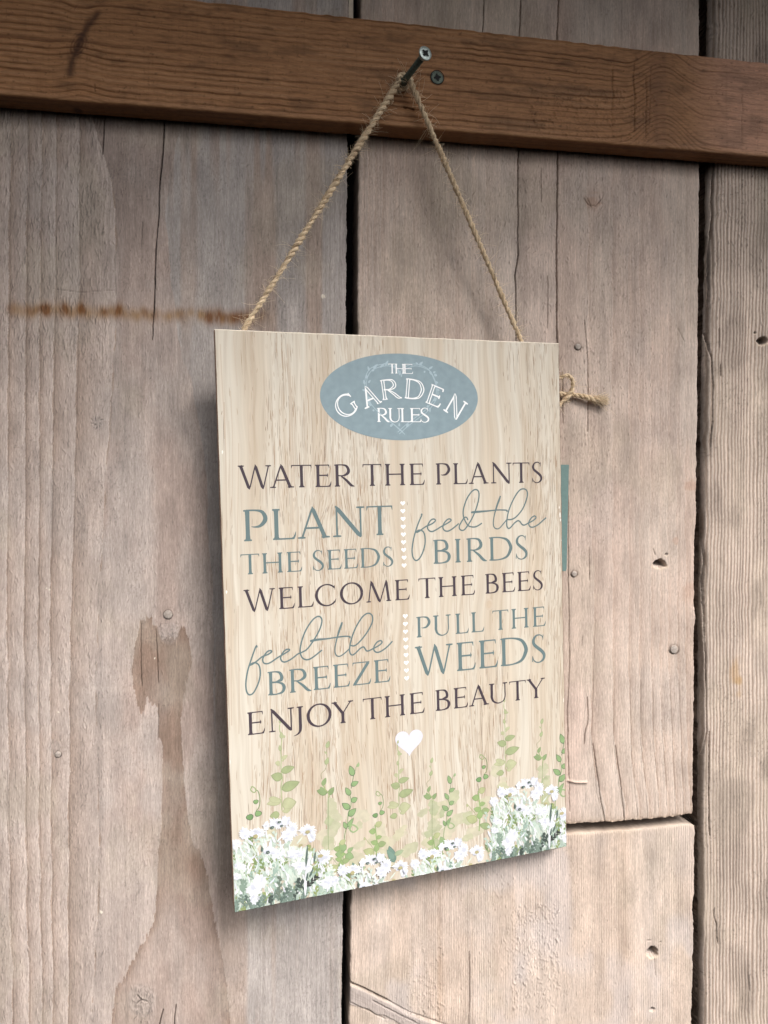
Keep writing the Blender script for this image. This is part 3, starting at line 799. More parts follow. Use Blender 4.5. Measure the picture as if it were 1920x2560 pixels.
def make_batten():
    xs = axis_samples(-300, 2230, -12, 1932, 2.2, 20)
    n = 190
    top = np.interp(xs, [-300, 0, 874, 960, 1920, 2230], [-98, -52, 41, 50, 157, 192]) + 1.3 * vn(xs * 0.05, xs * 0, 201)
    bot = np.interp(xs, [-300, 0, 240, 480, 960, 1480, 1920, 2230], [214, 236, 255, 274, 312, 355, 391, 416]) + 0.8 * vn(xs * 0.04, xs * 0, 202)
    t = np.linspace(0, 1, n)
    X = np.broadcast_to(xs[None, :], (n, len(xs))).copy()
    Y = top[None, :] + (bot - top)[None, :] * t[:, None]
    T = t[:, None] * 268 + 0 * X                       # distance across the batten
    # ring phase: long lines, squeezed round a knot at the left, splayed by a big knot at the right
    u = X
    k1 = np.exp(-((u - 200) / 45) ** 2); k2 = np.exp(-((u - 1668) / 60) ** 2)
    ph = T + 5 * fbm(u * 0.0016, T * 0.006, 203, 2) + 0.8 * vn(u * 0.02, T * 0.08, 204)
    ph = ph + k1 * 12 * np.tanh((T - 110) / 30)
    right = sstep(1440, 1640, u)
    ph = ph + right * (14 * np.sin((T / 268 - 0.35) * 3.0)) * np.exp(-((u - 1660) / 160) ** 2)
    ph = ph + 14 * np.exp(-((u - 1640) / 75) ** 2) * sstep(60, 260, T) + 60 * sstep(1560, 1660, u) * sstep(1760, 1660, u)
    fr = 0.30 + 0.07 * vn(T * 0.02, u * 0.0004, 205)
    g = np.sin(ph * 0.40 + 1.9 * vn(ph * 0.05, u * 0.0004, 206))
    line = sstep(0.30, 0.95, g)
    amp = 0.45 + 0.4 * vn(u * 0.004, ph * 0.05, 207) + 0.2 * vn(u * 0.03, ph * 0.1, 208)
    amp = np.clip(amp + 0.06, 0.06, 0.9)
    c = mix(np.broadcast_to(np.array((0.31, 0.150, 0.066)), X.shape + (3,)), np.array((0.115, 0.045, 0.016)), np.clip(line * amp, 0, 1))
    c = mix(c, np.array((0.37, 0.20, 0.10)), 0.5 * sstep(0.1, 0.9, -g) * sstep(-0.2, 0.5, vn(u * 0.006, T * 0.02, 209)))
    c = mix(c, np.array((0.50, 0.275, 0.185)), 0.8 * sstep(1690, 1850, u + 20 * vn(T * 0.03, u * 0.01, 210)))
    c = c * (1 + 0.12 * fbm(u * 0.02, T * 0.12, 211, 4))[..., None]
    h = -0.00042 * line * amp + 0.00008 * fbm(u * 0.05, T * 0.1, 212, 3)
    # smudges and saw marks
    sm = fbm(u * 0.012, T * 0.03, 213, 4)
    c = c * (1 - 0.28 * sstep(0.12, 0.5, sm))[..., None]
    vert = vn(u * 0.35, T * 0.012, 214)
    c = c * (1 - 0.08 * sstep(0.3, 0.9, vert))[..., None]
    # knots
    d = np.hypot((u - 198) * 0.9 + (T - 130) * 0.32, (T - 135) * 0.62)
    kk = 1 - sstep(12, 24, d + 5 * vn(u * 0.1, T * 0.1, 215))
    c = mix(c, np.array((0.075, 0.03, 0.014)), 0.8 * kk * (0.6 + 0.4 * np.sin(d * 0.9)))
    d2, _ = seg_dist(u, T, [(243, 60), (215, 95), (178, 178), (175, 205)])
    c = mix(c, np.array((0.05, 0.02, 0.009)), 0.85 * np.exp(-(d2 / (9 + 4 * vn(u * 0.06, T * 0.06, 216))) ** 2))
    kz = np.exp(-((u - 1650) / 42) ** 2)
    c = mix(c, np.array((0.135, 0.062, 0.034)), 0.55 * kz * (0.7 + 0.3 * vn(u * 0.1, T * 0.01, 217)))
    cracks(u, T, h, c, [([(1532, 60), (1530, 240)], 1.6, 0.0008), ([(1585, 40), (1587, 230)], 1.8, 0.001), ([(1617, 70), (1614, 250)], 1.4, 0.0007), ([(1628, 40), (1624, 200)], 1.2, 0.0006),
                        ([(960, 215), (1050, 222)], 1.5, 0.001), ([(1008, 216), (1035, 222)], 2.2, 0.0016), ([(236, 225), (238, 245)], 3, 0.0008), ([(1855, 80), (1856, 240)], 1.2, 0.0004)])
    flecks(u, T, h, c, 420, (1330, 120, 1640, 262), 51, (3, 10), 0.0004, 0.3, (0.8, 1.4))
    flecks(u, T, h, c, 900, (0, 10, 1920, 262), 52, (2, 6), 0.00025, 0.4, (0.3, 1.4))
    for _ in range(130):                                # short dark pecks
        x, y, s = random.uniform(0, 1900), random.uniform(8, 258), random.uniform(1.2, 4)
        m = (abs(u - x) < 3 * s) & (abs(T - y) < 3 * s)
        k = np.exp(-((u[m] - x) / s) ** 2 - ((T[m] - y) / (s * 0.7)) ** 2)
        c[m] *= (1 - 0.5 * k)[..., None]
    lowl = sstep(250, 262, T)                            # softened lower arris
    c = mix(c, np.array((0.38, 0.20, 0.10)), 0.5 * lowl)
    ed = np.minimum(T, 268 - T)
    h -= 0.0008 * np.exp(-ed / 2.2)
    P = wall(X, Y, BT)
    P[..., 1] -= h
    ny, nx = X.shape
    verts = P.reshape(-1, 3)
    idx = np.arange(ny * nx).reshape(ny, nx)
    q = [np.stack([idx[:-1, :-1], idx[1:, :-1], idx[1:, 1:], idx[:-1, 1:]], -1).reshape(-1, 4)]
    cols = [c.reshape(-1, 3)]
    vs = [verts]; base = ny * nx
    # lower and upper faces, with their own grain across the thickness
    for row, sg in ((idx[-1], 1), (idx[0], -1)):
        k = 12
        e = verts[row]
        yy = np.linspace(e[:, 1], -0.0026, k)[1:]
        st = np.broadcast_to(e[None], (k - 1, nx, 3)).copy(); st[..., 1] = yy
        w = np.linspace(0, 1, k)[1:, None]
        cc = np.broadcast_to(np.array((0.25, 0.115, 0.048)), (k - 1, nx, 3)).copy()
        lines = vn(xs[None, :] * 0.004 + w * 2.3, w * 7 + xs[None, :] * 0.002, 221)
        cc = cc * (1 - 0.3 * sstep(0.0, 0.6, lines) + 0.1 * vn(xs[None, :] * 0.1, w * 9, 222))[..., None]
        d = np.hypot((xs[None, :] - 183) / 16, (w - 0.75) / 0.28)
        cc = mix(cc, np.array((0.05, 0.024, 0.014)), 0.8 * (1 - sstep(0.4, 1.1, d)))
        vs.append(st.reshape(-1, 3)); cols.append(cc.reshape(-1, 3))
        g2 = np.concatenate([row[None], base + np.arange((k - 1) * nx).reshape(k - 1, nx)])
        qq = np.stack([g2[:-1, :-1], g2[1:, :-1], g2[1:, 1:], g2[:-1, 1:]], -1).reshape(-1, 4)
        q.append(qq if sg > 0 else qq[:, ::-1]); base += (k - 1) * nx
    org = wall(np.array(960.0), np.array(330.0), 0.0)
    o = raw_mesh('wooden_batten', np.concatenate(vs) - org, np.concatenate(q)[:, ::-1].copy(), M_BATTEN, None, np.concatenate(cols))
    o.location = org
    return o


o = make_batten()
tag(o, 'dark brown stained wooden batten nailed across the top of the planks', 'batten')


# ------------------------------------------------------------------ screws and nail heads
def lathe(prof, seg=40):
    v = []; f = []
    for r, z in prof:
        for k in range(seg):
            a = 2 * math.pi * k / seg
            v.append((r * math.cos(a), r * math.sin(a), z))
    for i in range(len(prof) - 1):
        for k in range(seg):
            f.append((i * seg + k, i * seg + (k + 1) % seg, (i + 1) * seg + (k + 1) % seg, (i + 1) * seg + k))
    f.append(tuple(range(seg))[::-1]); f.append(tuple((len(prof) - 1) * seg + k for k in range(seg)))
    return v, f


def cross_recess(r, z, rot=0.3):
    """four-armed driver recess with small diagonal ticks, a thin dark inlay sunk in the head"""
    v = []; f = []

    def bar(a, l0, l1, w0, w1):
        d = np.array((math.cos(a), math.sin(a))); nn = np.array((-d[1], d[0]))
        b = len(v)
        for p in (d * l0 - nn * w0, d * l1 - nn * w1, d * l1 + nn * w1, d * l0 + nn * w0):
            v.append((p[0], p[1], z + 0.000004 * (b % 7)))
        f.append((b, b + 1, b + 2, b + 3))
    for k in range(4):
        bar(rot + k * math.pi / 2, 0, r * 0.58, r * 0.24, r * 0.13)
        bar(rot + math.pi / 4 + k * math.pi / 2, r * 0.2, r * 0.5, r * 0.06, r * 0.03)
    return v, f


def place_axis(o, loc, axis):
    o.rotation_mode = 'QUATERNION'
    o.rotation_quaternion = Vector(axis).to_track_quat('Z', 'Y')
    o.location = loc


base_p = wall(np.array(999.0), np.array(217.0), BT - 0.001)
head_p = wall(np.array(1063.5), np.array(133.0), BT + 0.029)
ax = head_p - base_p; SL = np.linalg.norm(ax)
scr = empty('screw')
place_axis(scr, base_p, ax)
hr = 0.0036
v, f = lathe([(0.0017, -SL * 0.12 - 0.004), (0.0019, 0.0), (0.0017, 0.001), (0.0017, SL - 0.0035)], 28)
v2 = np.array(v)
raw_mesh('shank', v, f, M_STEEL_DARK, scr)
v, f = lathe([(0.0017, SL - 0.0036), (0.0020, SL - 0.0028), (hr * 0.94, SL - 0.0007), (hr, SL - 0.0003), (hr, SL), (hr * 0.93, SL + 0.0002), (hr * 0.5, SL + 0.00012), (hr * 0.2, SL + 0.0001)], 44)
raw_mesh('head', v, f, M_STEEL, scr)
v, f = cross_recess(hr, SL + 0.00024, 0.95)
hd = [c for c in scr.children if c.name.startswith('head')][0]
raw_mesh('driver_recess', v, f, M_BLACK, hd, smooth=False)
# thread turns low on the shank
tv = []; tf = []
for k in range(120):
    a = k / 120 * 2 * math.pi * 5; z = 0.0005 + k / 120 * 0.006
    for r, dz in ((0.0017, -0.00035), (0.0023, 0), (0.0017, 0.00035)):
        tv.append((r * math.cos(a), r * math.sin(a), z + dz))
    if k:
        b = (k - 1) * 3
        tf += [(b, b + 3, b + 4, b + 1), (b + 1, b + 4, b + 5, b + 2)]
raw_mesh('thread', tv, tf, M_STEEL_DARK, scr)
tag(scr, 'long steel screw standing out of the batten with twine looped over it', 'screw', 'cross head screws in the batten')

scr2 = empty('screw')
p2 = wall(np.array(1093.0), np.array(194.0), BT + 0.0002)
place_axis(scr2, p2, (0.05, -1, -0.04))
v, f = lathe([(0.0018, -0.004), (hr * 0.98, -0.0004), (hr * 1.0, 0.0), (hr * 0.93, 0.00025), (hr * 0.5, 0.0001), (hr * 0.2, 0.00008)], 44)
h2 = raw_mesh('head', v, f, M_STEEL_DARK, scr2)
v, f = cross_recess(hr, 0.00030, 0.25)
raw_mesh('driver_recess', v, f, M_BLACK, h2, smooth=False)
tag(scr2, 'dull grey green screw head sunk flush in the batten', 'screw', 'cross head screws in the batten')
# the dark crushed rim of the countersink belongs to the batten
v, f = lathe([(hr * 1.0, -0.0001), (hr * 1.12, -0.00006)], 44)
f = f[:-2]
rim = raw_mesh('countersink', v, f, M_BLACK, o)
rim.parent = None
bpy.context.view_layer.update()
rim.parent = o
rim.matrix_parent_inverse = Matrix.Translation(o.location).inverted()
place_axis(rim, p2 + np.array((0, -0.0004, 0)), (0, -1, 0))

for nx, ny, nr, lab, out in (
        (420, 1536.5, 10.5, 'largest nail head on the left plank, just above the brown figure', 0.00035),
        (145, 1886, 7.0, 'small nail head low on the left plank beside a torn knot', 0.0003),
        (1444.5, 866.5, 8.0, 'nail head to the right of the sign just above the twine bow', 0.00035),
        (1435.5, 1434.5, 7.5, 'nail head close beside the sign edge under the teal panel', 0.0004),
        (1685, 1623.5, 11.5, 'round nail head near the gap by the right hand ridged plank', 0.0004)):
    P = wall(np.array(float(nx)), np.array(float(ny)), out)
    r = nr * 0.000222
    v, f = lathe([(r * 0.9, -0.003), (r, 0.0), (r * 0.97, 0.00025), (r * 0.8, 0.0004), (r * 0.3, 0.0005)], 32)
    vv = np.array(v)
    vv[:, 2] += 0.00012 * vn(vv[:, 0] * 1800, vv[:, 1] * 1800, nx.__hash__() % 97)
    nl = raw_mesh('nail_head', vv, f, M_NAIL)
    place_axis(nl, P, (random.uniform(-.06, .06), -1, random.uniform(-.1, .02)))
    tag(nl, lab, 'nail', 'nail heads in the planks')

# ------------------------------------------------------------------ teal panel tucked behind the sign
q = [wall(np.array(float(x)), np.array(float(y)), 0.0012) for x, y in ((1330, 1162), (1419.5, 1162), (1417.5, 1250), (1413.8, 1420), (1412, 1427), (1330, 1427))]
n = len(q)
org = (q[-1] + q[-2]) / 2
vv = [p - org for p in q] + [p - org + np.array((0, -0.0016, 0)) for p in q]
ff = [tuple(range(n)), tuple(range(n, 2 * n))[::-1]] + [(i, n + i, n + (i + 1) % n, (i + 1) % n) for i in range(n)]
o = raw_mesh('teal_panel', vv, ff, M_TEAL, smooth=False)
o.location = org
tag(o, 'narrow teal painted panel peeking out behind the right edge of the sign', 'panel')

# ------------------------------------------------------------------ the sign
sign = empty('hanging_sign')
tl_w = CAM + RW @ ST
Rl = np.stack([RW @ SU, RW @ S_N, -(RW @ SV)], axis=1)       # local x right, y into the wall, z up
org = tl_w + Rl @ np.array((SW / 2, 0, -SH))
sign.matrix_world = Matrix.Translation(org) @ Matrix(Rl.tolist()).to_4x4()
tag(sign, 'cream wood effect garden rules sign hanging from jute twine on the screw', 'sign')


def make_board():
    hw = SW / 2
    b = 0.0005
    # wavy cut edge so that the outline is not ruler straight
    def ring(inset, y, rad, amp):
        pts = []
        N = 60
        def edge(p, q, nn, seed):
            for k in range(nn):
                t = k / nn
                x = p[0] + (q[0] - p[0]) * t; z = p[1] + (q[1] - p[1]) * t
                d = np.array((q[1] - p[1], -(q[0] - p[0]))); d = d / np.linalg.norm(d)
                w = amp * float(vn(np.array(t * nn * 0.37), np.array(0.0), seed)) * min(1, 8 * t, 8 * (1 - t))
                pts.append((x + d[0] * w, y, z + d[1] * w))
        L, R_, B, T_ = -hw + inset, hw - inset, inset, SH - inset
        rr = 0.0012
        edge((L, T_ - 0.0003), (L, B + rr), 110, 1); pts.append((L + rr * .3, y, B + rr * .3))
        edge((L + rr, B), (R_ - rr, B), 80, 2); pts.append((R_ - rr * .3, y, B + rr * .3))
        edge((R_, B + rr), (R_, T_ - 0.0003), 110, 3); pts.append((R_ - .0001, y, T_ - .0001))
        edge((R_ - 0.0003, T_), (L + 0.0003, T_), 80, 4); pts.append((L + .0001, y, T_ - .0001))
        return pts
    r0 = ring(b, 0.0, 0, 0.00008); r1 = ring(0, 0.00035, 0, 0.00010); r2 = ring(0, STK - 0.0004, 0, 0.00014); r3 = ring(b, STK, 0, 0.0001)
    n = len(r0)
    v = r0 + r1 + r2 + r3
    f = [tuple(range(n))]
    for k in range(3):
        f += [(k * n + i, (k + 1) * n + i, (k + 1) * n + (i + 1) % n, k * n + (i + 1) % n) for i in range(n)]
    f.append(tuple(range(3 * n, 4 * n))[::-1])
    o = raw_mesh('board', v, f, M_FACE, sign, smooth=False)
    o.data.materials.append(M_EDGE)
    o.data.materials.append(M_RAW)
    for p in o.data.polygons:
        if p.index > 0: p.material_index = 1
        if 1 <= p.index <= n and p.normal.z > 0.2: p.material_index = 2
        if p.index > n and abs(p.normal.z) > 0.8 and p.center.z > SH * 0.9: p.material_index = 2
    return o


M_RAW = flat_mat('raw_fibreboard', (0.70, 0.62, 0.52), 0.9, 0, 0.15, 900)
make_board()

LIFT = 0.00003; STEP = 0.0000035


CELL = 0.0010
PAPER = np.array((0.565, 0.495, 0.405))
OCC = np.zeros((int(SH / CELL) + 3, int(SW / CELL) + 3), np.int32)


class Art:
    """flat printed shapes on the sign face; a shape lies one film of ink above whatever it covers"""
    def __init__(s, layer=0):
        s.v = []; s.f = []; s.c = []

    def ok(s, pts):
        p = np.array(pts)
        return not ((p[:, 1] < 0.0004).all() or (p[:, 0] > SW / 2 - .0004).all() or (p[:, 0] < -SW / 2 + .0004).all())

    def add(s, pts, faces, col, a=1.0, tilt=0.0):
        if not s.ok(pts): return
        p = np.array(pts, float)
        p[:, 0] = np.clip(p[:, 0], -SW / 2 + 0.0006, SW / 2 - 0.0006); p[:, 1] = np.clip(p[:, 1], 0.0006, SH - 0.0006)
        ci = ((p[:, 1]) / CELL).astype(int); cj = ((p[:, 0] + SW / 2) / CELL).astype(int)
        sl_ = [(slice(ci[list(f)].min(), ci[list(f)].max() + 1), slice(cj[list(f)].min(), cj[list(f)].max() + 1)) for f in faces]
        k = 1 + max(int(OCC[q].max()) for q in sl_)
        for q in sl_: OCC[q] = k
        b = len(s.v); y = -(LIFT + k * STEP)
        for i, (x, z) in enumerate(p):
            s.v.append((x, y - tilt * i, z))
            cc = col[i] if isinstance(col, list) else col
            s.c.append((*(np.array(cc) * a + PAPER * (1 - a)), 1.0))     # a thin wash lets the cream ground through
        s.f += [tuple(b + i for i in fc) for fc in faces]

    def poly(s, pts, col, a=1.0):
        s.add(pts, [tuple(range(len(pts)))], col, a)

    def strip(s, pts, w, col, a=1.0, cap=False):
        p = np.array(pts, float); n = len(p)
        w = np.broadcast_to(np.asarray(w, float), (n,))
        d = np.gradient(p, axis=0)
        d = d / np.maximum(np.linalg.norm(d, axis=1), 1e-9)[:, None]
        nn = np.stack([-d[:, 1], d[:, 0]], 1) * (w / 2)[:, None]
        q = np.empty((2 * n, 2)); q[0::2] = p - nn; q[1::2] = p + nn
        s.add(q.tolist(), [(2 * i, 2 * i + 2, 2 * i + 3, 2 * i + 1) for i in range(n - 1)], col, a, 5e-8)

    def build(s, name, mat, parent):
        if not s.v: return None
        v = np.array(s.v)
        o = raw_mesh(name, v, s.f, mat, parent, np.array(s.c), smooth=False)
        return o


def crom(pts, per=8, closed=False):
    p = np.array(pts, float)
    n = len(p)
    if n < 3: return p
    out = []
    for i in range(n if closed else n - 1):
        a, b, c, d = (p[(i - 1) % n], p[i], p[(i + 1) % n], p[(i + 2) % n]) if closed else (p[max(i - 1, 0)], p[i], p[i + 1], p[min(i + 2, n - 1)])
        for t in np.linspace(0, 1, per, endpoint=False):
            out.append(0.5 * ((2 * b) + (-a + c) * t + (2 * a - 5 * b + 4 * c - d) * t * t + (-a + 3 * b - 3 * c + d) * t ** 3))
    if not closed: out.append(p[-1])
    return np.array(out)


def make_chips():
    r = np.random.default_rng(5)
    for px, py, w, h_ in ((1400, 1288, 5, 16), (1401, 1300, 4, 9), (1398, 1268, 3, 8), (1404, 1350, 3, 8), (1099, 846, 18, 3), (572, 824, 8, 3), (556, 1130, 3, 9), (566, 1480, 4, 8), (582, 2276, 9, 7), (1413, 2105, 7, 10), (574, 1905, 3, 14), (1409, 1750, 3, 12), (700, 829, 14, 2), (1340, 856, 10, 2)):
        p = sgn(px, py); a = Art()
        an = np.linspace(0, 2 * math.pi, 11, endpoint=False)
        a.poly([(p[0] + w * .00011 * (1 + .4 * r.normal() * .5) * math.cos(t), p[1] + h_ * .00011 * (1 + .3 * r.normal() * .5) * math.sin(t)) for t in an], (.80, .76, .70))
        a.build('worn_chip', M_INK, sign)


# ---- printed grain: thousands of short brown pores and a few long veins following the figure of the timber
def grain_flow(x, z):
    q = 0.010 * fbm(x * 14, z * 4, 301, 2) + 0.0018 * fbm(x * 60, z * 12, 302, 2)
    for kx, kz, kr, ka in ((-0.038, 0.196, 0.012, .006), (0.050, 0.150, .012, .005), (-0.035, 0.068, .010, .004), (0.030, 0.250, .016, .004)):
        q = q + ka * np.tanh((x - kx) / 0.006) * np.exp(-((x - kx) / kr) ** 2 - ((z - kz) / (kr * 1.5)) ** 2)
    return q


def make_grain():
    r = np.random.default_rng(91)
    a = Art()
    PORE = [np.array((0.36, 0.24, 0.155)), np.array((0.33, 0.215, 0.14)), np.array((0.40, 0.28, 0.19)), np.array((0.24, 0.165, 0.125))]
    n = 0
    while n < 4800:
        x0 = r.uniform(-SW / 2, SW / 2); z0 = r.uniform(0, SH)
        d = 0.38 + 0.5 * float(fbm(np.array(x0 * 75), np.array(z0 * 5), 303, 3)) * 3.2 + 0.25 * float(vn(np.array(x0 * 25), np.array(z0 * 11), 304))
        d += 0.5 * math.exp(-((x0 + SW / 2) / 0.02) ** 2)
        if r.random() > min(1, max(0.03, d)): continue
        n += 1
        L = min(0.018, r.exponential(0.0050) + 0.0022); w = r.uniform(0.00016, 0.00034)
        zs = np.linspace(z0, z0 + L, 5); zc = np.clip(zs, 0.0007, SH - 0.0007)
        xs = x0 + grain_flow(np.full(5, x0), zs) - grain_flow(np.array(x0), np.array(z0)) + np.linspace(0, r.normal() * 0.0002, 5)
        a.strip(np.stack([xs, zc], 1), w * np.array((.25, .9, 1, .8, .2)), tuple(PORE[r.integers(0, 4)]), r.uniform(.32, .95))
    for _ in range(150):
        x0 = r.uniform(-SW / 2, SW / 2); z0 = r.uniform(-0.05, SH - .02); L = r.uniform(0.03, 0.12)
        zs = np.linspace(z0, z0 + L, 16); zs = zs[(zs > 0.001) & (zs < SH - 0.001)]
        if len(zs) < 4: continue
        xs = x0 + grain_flow(np.full(len(zs), x0), zs) - grain_flow(np.array(x0), np.array(z0))
        a.strip(np.stack([xs, zs], 1), r.uniform(.0002, .0005), tuple(PORE[r.integers(0, 3)] * 1.15), r.uniform(.16, .4))
    for kx, kz in ((-0.035, 0.068), (0.047, 0.0965), (0.050, 0.150)):
        an = np.linspace(0, 2 * math.pi, 20, endpoint=False)
        for q, al in ((1.6, .25), (1.0, .4)):
            a.poly([(kx + .0016 * q * math.cos(t), kz + .0022 * q * math.sin(t)) for t in an], (.46, .32, .20), al)
    a.build('printed_grain', M_INK, sign)


make_grain()
make_chips()

# ---- roman capitals: strokes as centre line + width, cap height 1
TH, TN, SF = 0.122, 0.054, 0.052


def glyph(ch, w):
    S = []

    def st(pts, ws, curve=False):
        if curve:
            q = crom([(*p, k) for p, k in zip(pts, ws)], 8)
            S.append((q[:, :2], q[:, 2]))
        else:
            S.append((np.array(pts, float), np.array(ws, float)))

    def serif(x, y, l=0.105, r=0.105, up=True):
        e = SF / 2 if up else -SF / 2
        l, r = l * 1.18, r * 1.18
        st([(x - l, y + e), (x, y + e * 1.25), (x + r, y + e)], [SF * 0.75, SF * 1.2, SF * 0.75])

    def stem(x, y0, y1, th=TH, s0=True, s1=True, l=.105):
        st([(x, y0), (x, y0 + .035), (x, y0 + .10), (x, y0 + .2), (x, y1 - .2), (x, y1 - .10), (x, y1 - .035), (x, y1)],
           [th * (1.75 if s0 else 1), th * (1.3 if s0 else 1), th * 1.05, th * .97, th * .97, th * 1.05, th * (1.3 if s1 else 1), th * (1.75 if s1 else 1)])
        if s0: serif(x, y0, l, l)
        if s1: serif(x, y1, l, l, False)

    def diag(x0, y0, x1, y1, th, t0=0.25, t1=1.0):
        st([(x0, y0), (x0 + (x1 - x0) * .12, y0 + (y1 - y0) * .12), (x0 + (x1 - x0) * .9, y0 + (y1 - y0) * .9), (x1, y1)], [th * t0, th, th, th * t1])

    def tick(x0, y0, x1, y1, a=.055, b=.012):
        st([(x0, y0), (x1, y1)], [a, b])
    lx = 0.155
    if ch == 'T':
        stem(w / 2, 0, .99, s1=False)
        st([(.025, .975), (w - .025, .975)], [.042, .042])
        tick(.035, .99, .012, .85); tick(w - .035, .99, w - .012, .85)
    elif ch == 'H':
        stem(lx, 0, 1); stem(w - lx, 0, 1); st([(lx, .52), (w - lx, .52)], [TN, TN])
    elif ch == 'I':
        stem(w / 2, 0, 1)
    elif ch in 'EL':
        stem(lx, 0, 1)
        st([(lx, .022), (w - .05, .024)], [.044, .044]); st([(w - .17, .02), (w - .07, .04), (w - .03, .12), (w, .245)], [.03, .07, .05, .012])
        if ch == 'E':
            st([(lx, .977), (w - .09, .977)], [.042, .042]); tick(w - .10, .99, w - .075, .84)
            st([(lx, .52), (w - .17, .52)], [TN, TN]); st([(w - .175, .43), (w - .165, .52), (w - .175, .615)], [.012, .05, .012])
    elif ch in 'PRB':
        stem(lx, 0, 1, s1=False); serif(lx - .02, 1, .09, .05, False)
        bw = {'P': w, 'R': w * .77, 'B': w * .88}[ch]
        lo = {'P': .43, 'R': .475, 'B': .53}[ch]
        r = bw - TH / 2
        st([(lx - .03, .978), (lx + (r - lx) * .45, .978), (lx + (r - lx) * .82, .925), (r, .76), (r - .02, .62), (lx + (r - lx) * .72, lo + .05), (lx + (r - lx) * .42, lo + .015), (lx + (.12 if ch == 'P' else 0), lo + .03)],
           [TN, .05, .09, TH, TH, .085, .045, .02 if ch == 'P' else TN], True)
        if ch == 'R':
            st([(lx + (r - lx) * .32, .485), (w * .60, .28), (w * .80, .075), (w * .91, .02), (w, 0)], [.045, .095, .105, .065, .012], True)
        if ch == 'B':
            r = w - TH / 2
            st([(lx, .53), (lx + (r - lx) * .5, .515), (lx + (r - lx) * .86, .44), (r, .28), (lx + (r - lx) * .86, .09), (lx + (r - lx) * .45, .023), (lx - .03, .022)],
               [TN, .05, .09, TH * 1.05, .09, .05, TN], True)
    elif ch == 'D':
        stem(lx, 0, 1, s0=False, s1=False); serif(lx - .03, 0, .08, .03); serif(lx - .03, 1, .08, .03, False)
        r = w - TH / 2
        st([(lx - .03, .978), (lx + (r - lx) * .4, .972), (lx + (r - lx) * .8, .87), (r - .005, .62), (r - .005, .42), (lx + (r - lx) * .8, .14), (lx + (r - lx) * .4, .028), (lx - .03, .022)],
           [TN, .05, .095, TH * 1.05, TH * 1.05, .09, .048, TN], True)
    elif ch == 'A':
        diag(w * .49, 1.04, w * .15, 0, .058, .3, 1); diag(w * .465, 1.04, w * .845, 0, .118, .12, 1.1)
        st([(w * .25, .34), (w * .72, .34)], [TN, TN]); serif(w * .15, 0, .12, .10); serif(w * .85, 0, .11, .13)
    elif ch == 'N':
        diag(.19, 0, .185, 1.0, .055, 1, 1); serif(.19, 0, .12, .12)
        diag(.145, 1.035, w - .135, -.03, .122, .35, .35)
        diag(w - .135, -.02, w - .135, 1.0, .055, 1, 1); serif(w - .135, 1, .12, .12, False)
    elif ch == 'W':
        diag(w * .105, 1, w * .34, -.045, .112, 1.2, .12); diag(w * .345, -.045, w * .535, 1.03, .05, .3, .4)
        diag(w * .52, 1.04, w * .735, -.045, .112, .15, .12); diag(w * .74, -.045, w * .915, 1, .05, .3, 1)
        serif(w * .10, 1, .09, .13, False); serif(w * .915, 1, .12, .09, False)
    elif ch == 'M':
        diag(w * .13, 0, w * .235, 1.03, .05, 1, .4); diag(w * .22, 1.04, w * .545, -.03, .115, .15, .15)
        diag(w * .55, -.03, w * .80, 1.03, .05, .3, .4); diag(w * .79, 1.04, w * .885, 0, .115, .2, 1.1)
        serif(w * .13, 0, .10, .10); serif(w * .885, 0, .11, .10)
    elif ch in 'OCG':
        rx, ry = w / 2 - TH * .46, .5
        if ch == 'O':
            an = np.linspace(0, 2 * math.pi, 57)
        else:
            an = np.linspace(math.radians(42), math.radians(322), 45)
        if ch != 'O': rx = w * .50 - TH * .1
        cxx = w / 2 if ch == 'O' else w * .53
        pts = np.stack([cxx + rx * np.cos(an), .5 + ry * np.sin(an)], 1)
        ws = TN + (TH * 1.02 - TN) * np.abs(np.cos(an - .12)) ** 1.6
        if ch != 'O':
            ws = np.where(np.cos(an) > 0, TN + .02 * np.cos(an), ws)
        S.append((pts, ws))
        if ch == 'C':
            tick(pts[0][0] - .005, pts[0][1] + .10, pts[0][0] + .025, pts[0][1] - .10, .035, .012)
            tick(pts[-1][0] - .01, pts[-1][1] - .02, pts[-1][0] + .05, pts[-1][1] + .12, .05, .012)
        if ch == 'G':
            tick(pts[0][0] - .005, pts[0][1] + .10, pts[0][0] + .025, pts[0][1] - .12, .035, .012)
            stem(w - .17, .10, .46, TH * .95, False, True)
    elif ch == 'S':
        st([(w * .82, .83), (w * .76, .94), (w * .56, 1.005), (w * .30, .965), (w * .15, .82), (w * .19, .67), (w * .42, .54), (w * .70, .41), (w * .875, .265), (w * .83, .10), (w * .58, .0), (w * .32, .01), (w * .14, .10), (w * .07, .235)],
           [.02, .032, .042, .062, .098, .105, .108, .112, .108, .085, .045, .04, .035, .02], True)
        tick(w * .83, 1.0, w * .80, .79, .03, .014); tick(w * .06, .0 + .03, w * .07, .25, .03, .014)
    elif ch == 'U':
        st([(lx, 1), (lx, .96), (lx, .88), (lx, .5), (lx, .3), (lx + (w - 2 * lx) * .14, .10), (w * .5, .0), (w - lx - (w - 2 * lx) * .12, .10), (w - lx, .32), (w - lx, .6), (w - lx, 1)],
           [TH * 1.7, TH * 1.25, TH, TH, TH * .95, .085, .05, .046, .05, .05, .055], True)
        serif(lx, 1, .12, .12, False); serif(w - lx, 1, .11, .11, False)
    elif ch == 'J':
        x = w * .62
        st([(x, 1), (x, .95), (x, .86), (x, .3), (x, .02), (x - .04, -.14), (x - .16, -.25), (x - .32, -.30)], [TH * 1.6, TH * 1.2, TH, TH, TH, .09, .05, .012], True)
        serif(x, 1, .12, .12, False)
    elif ch == 'Y':
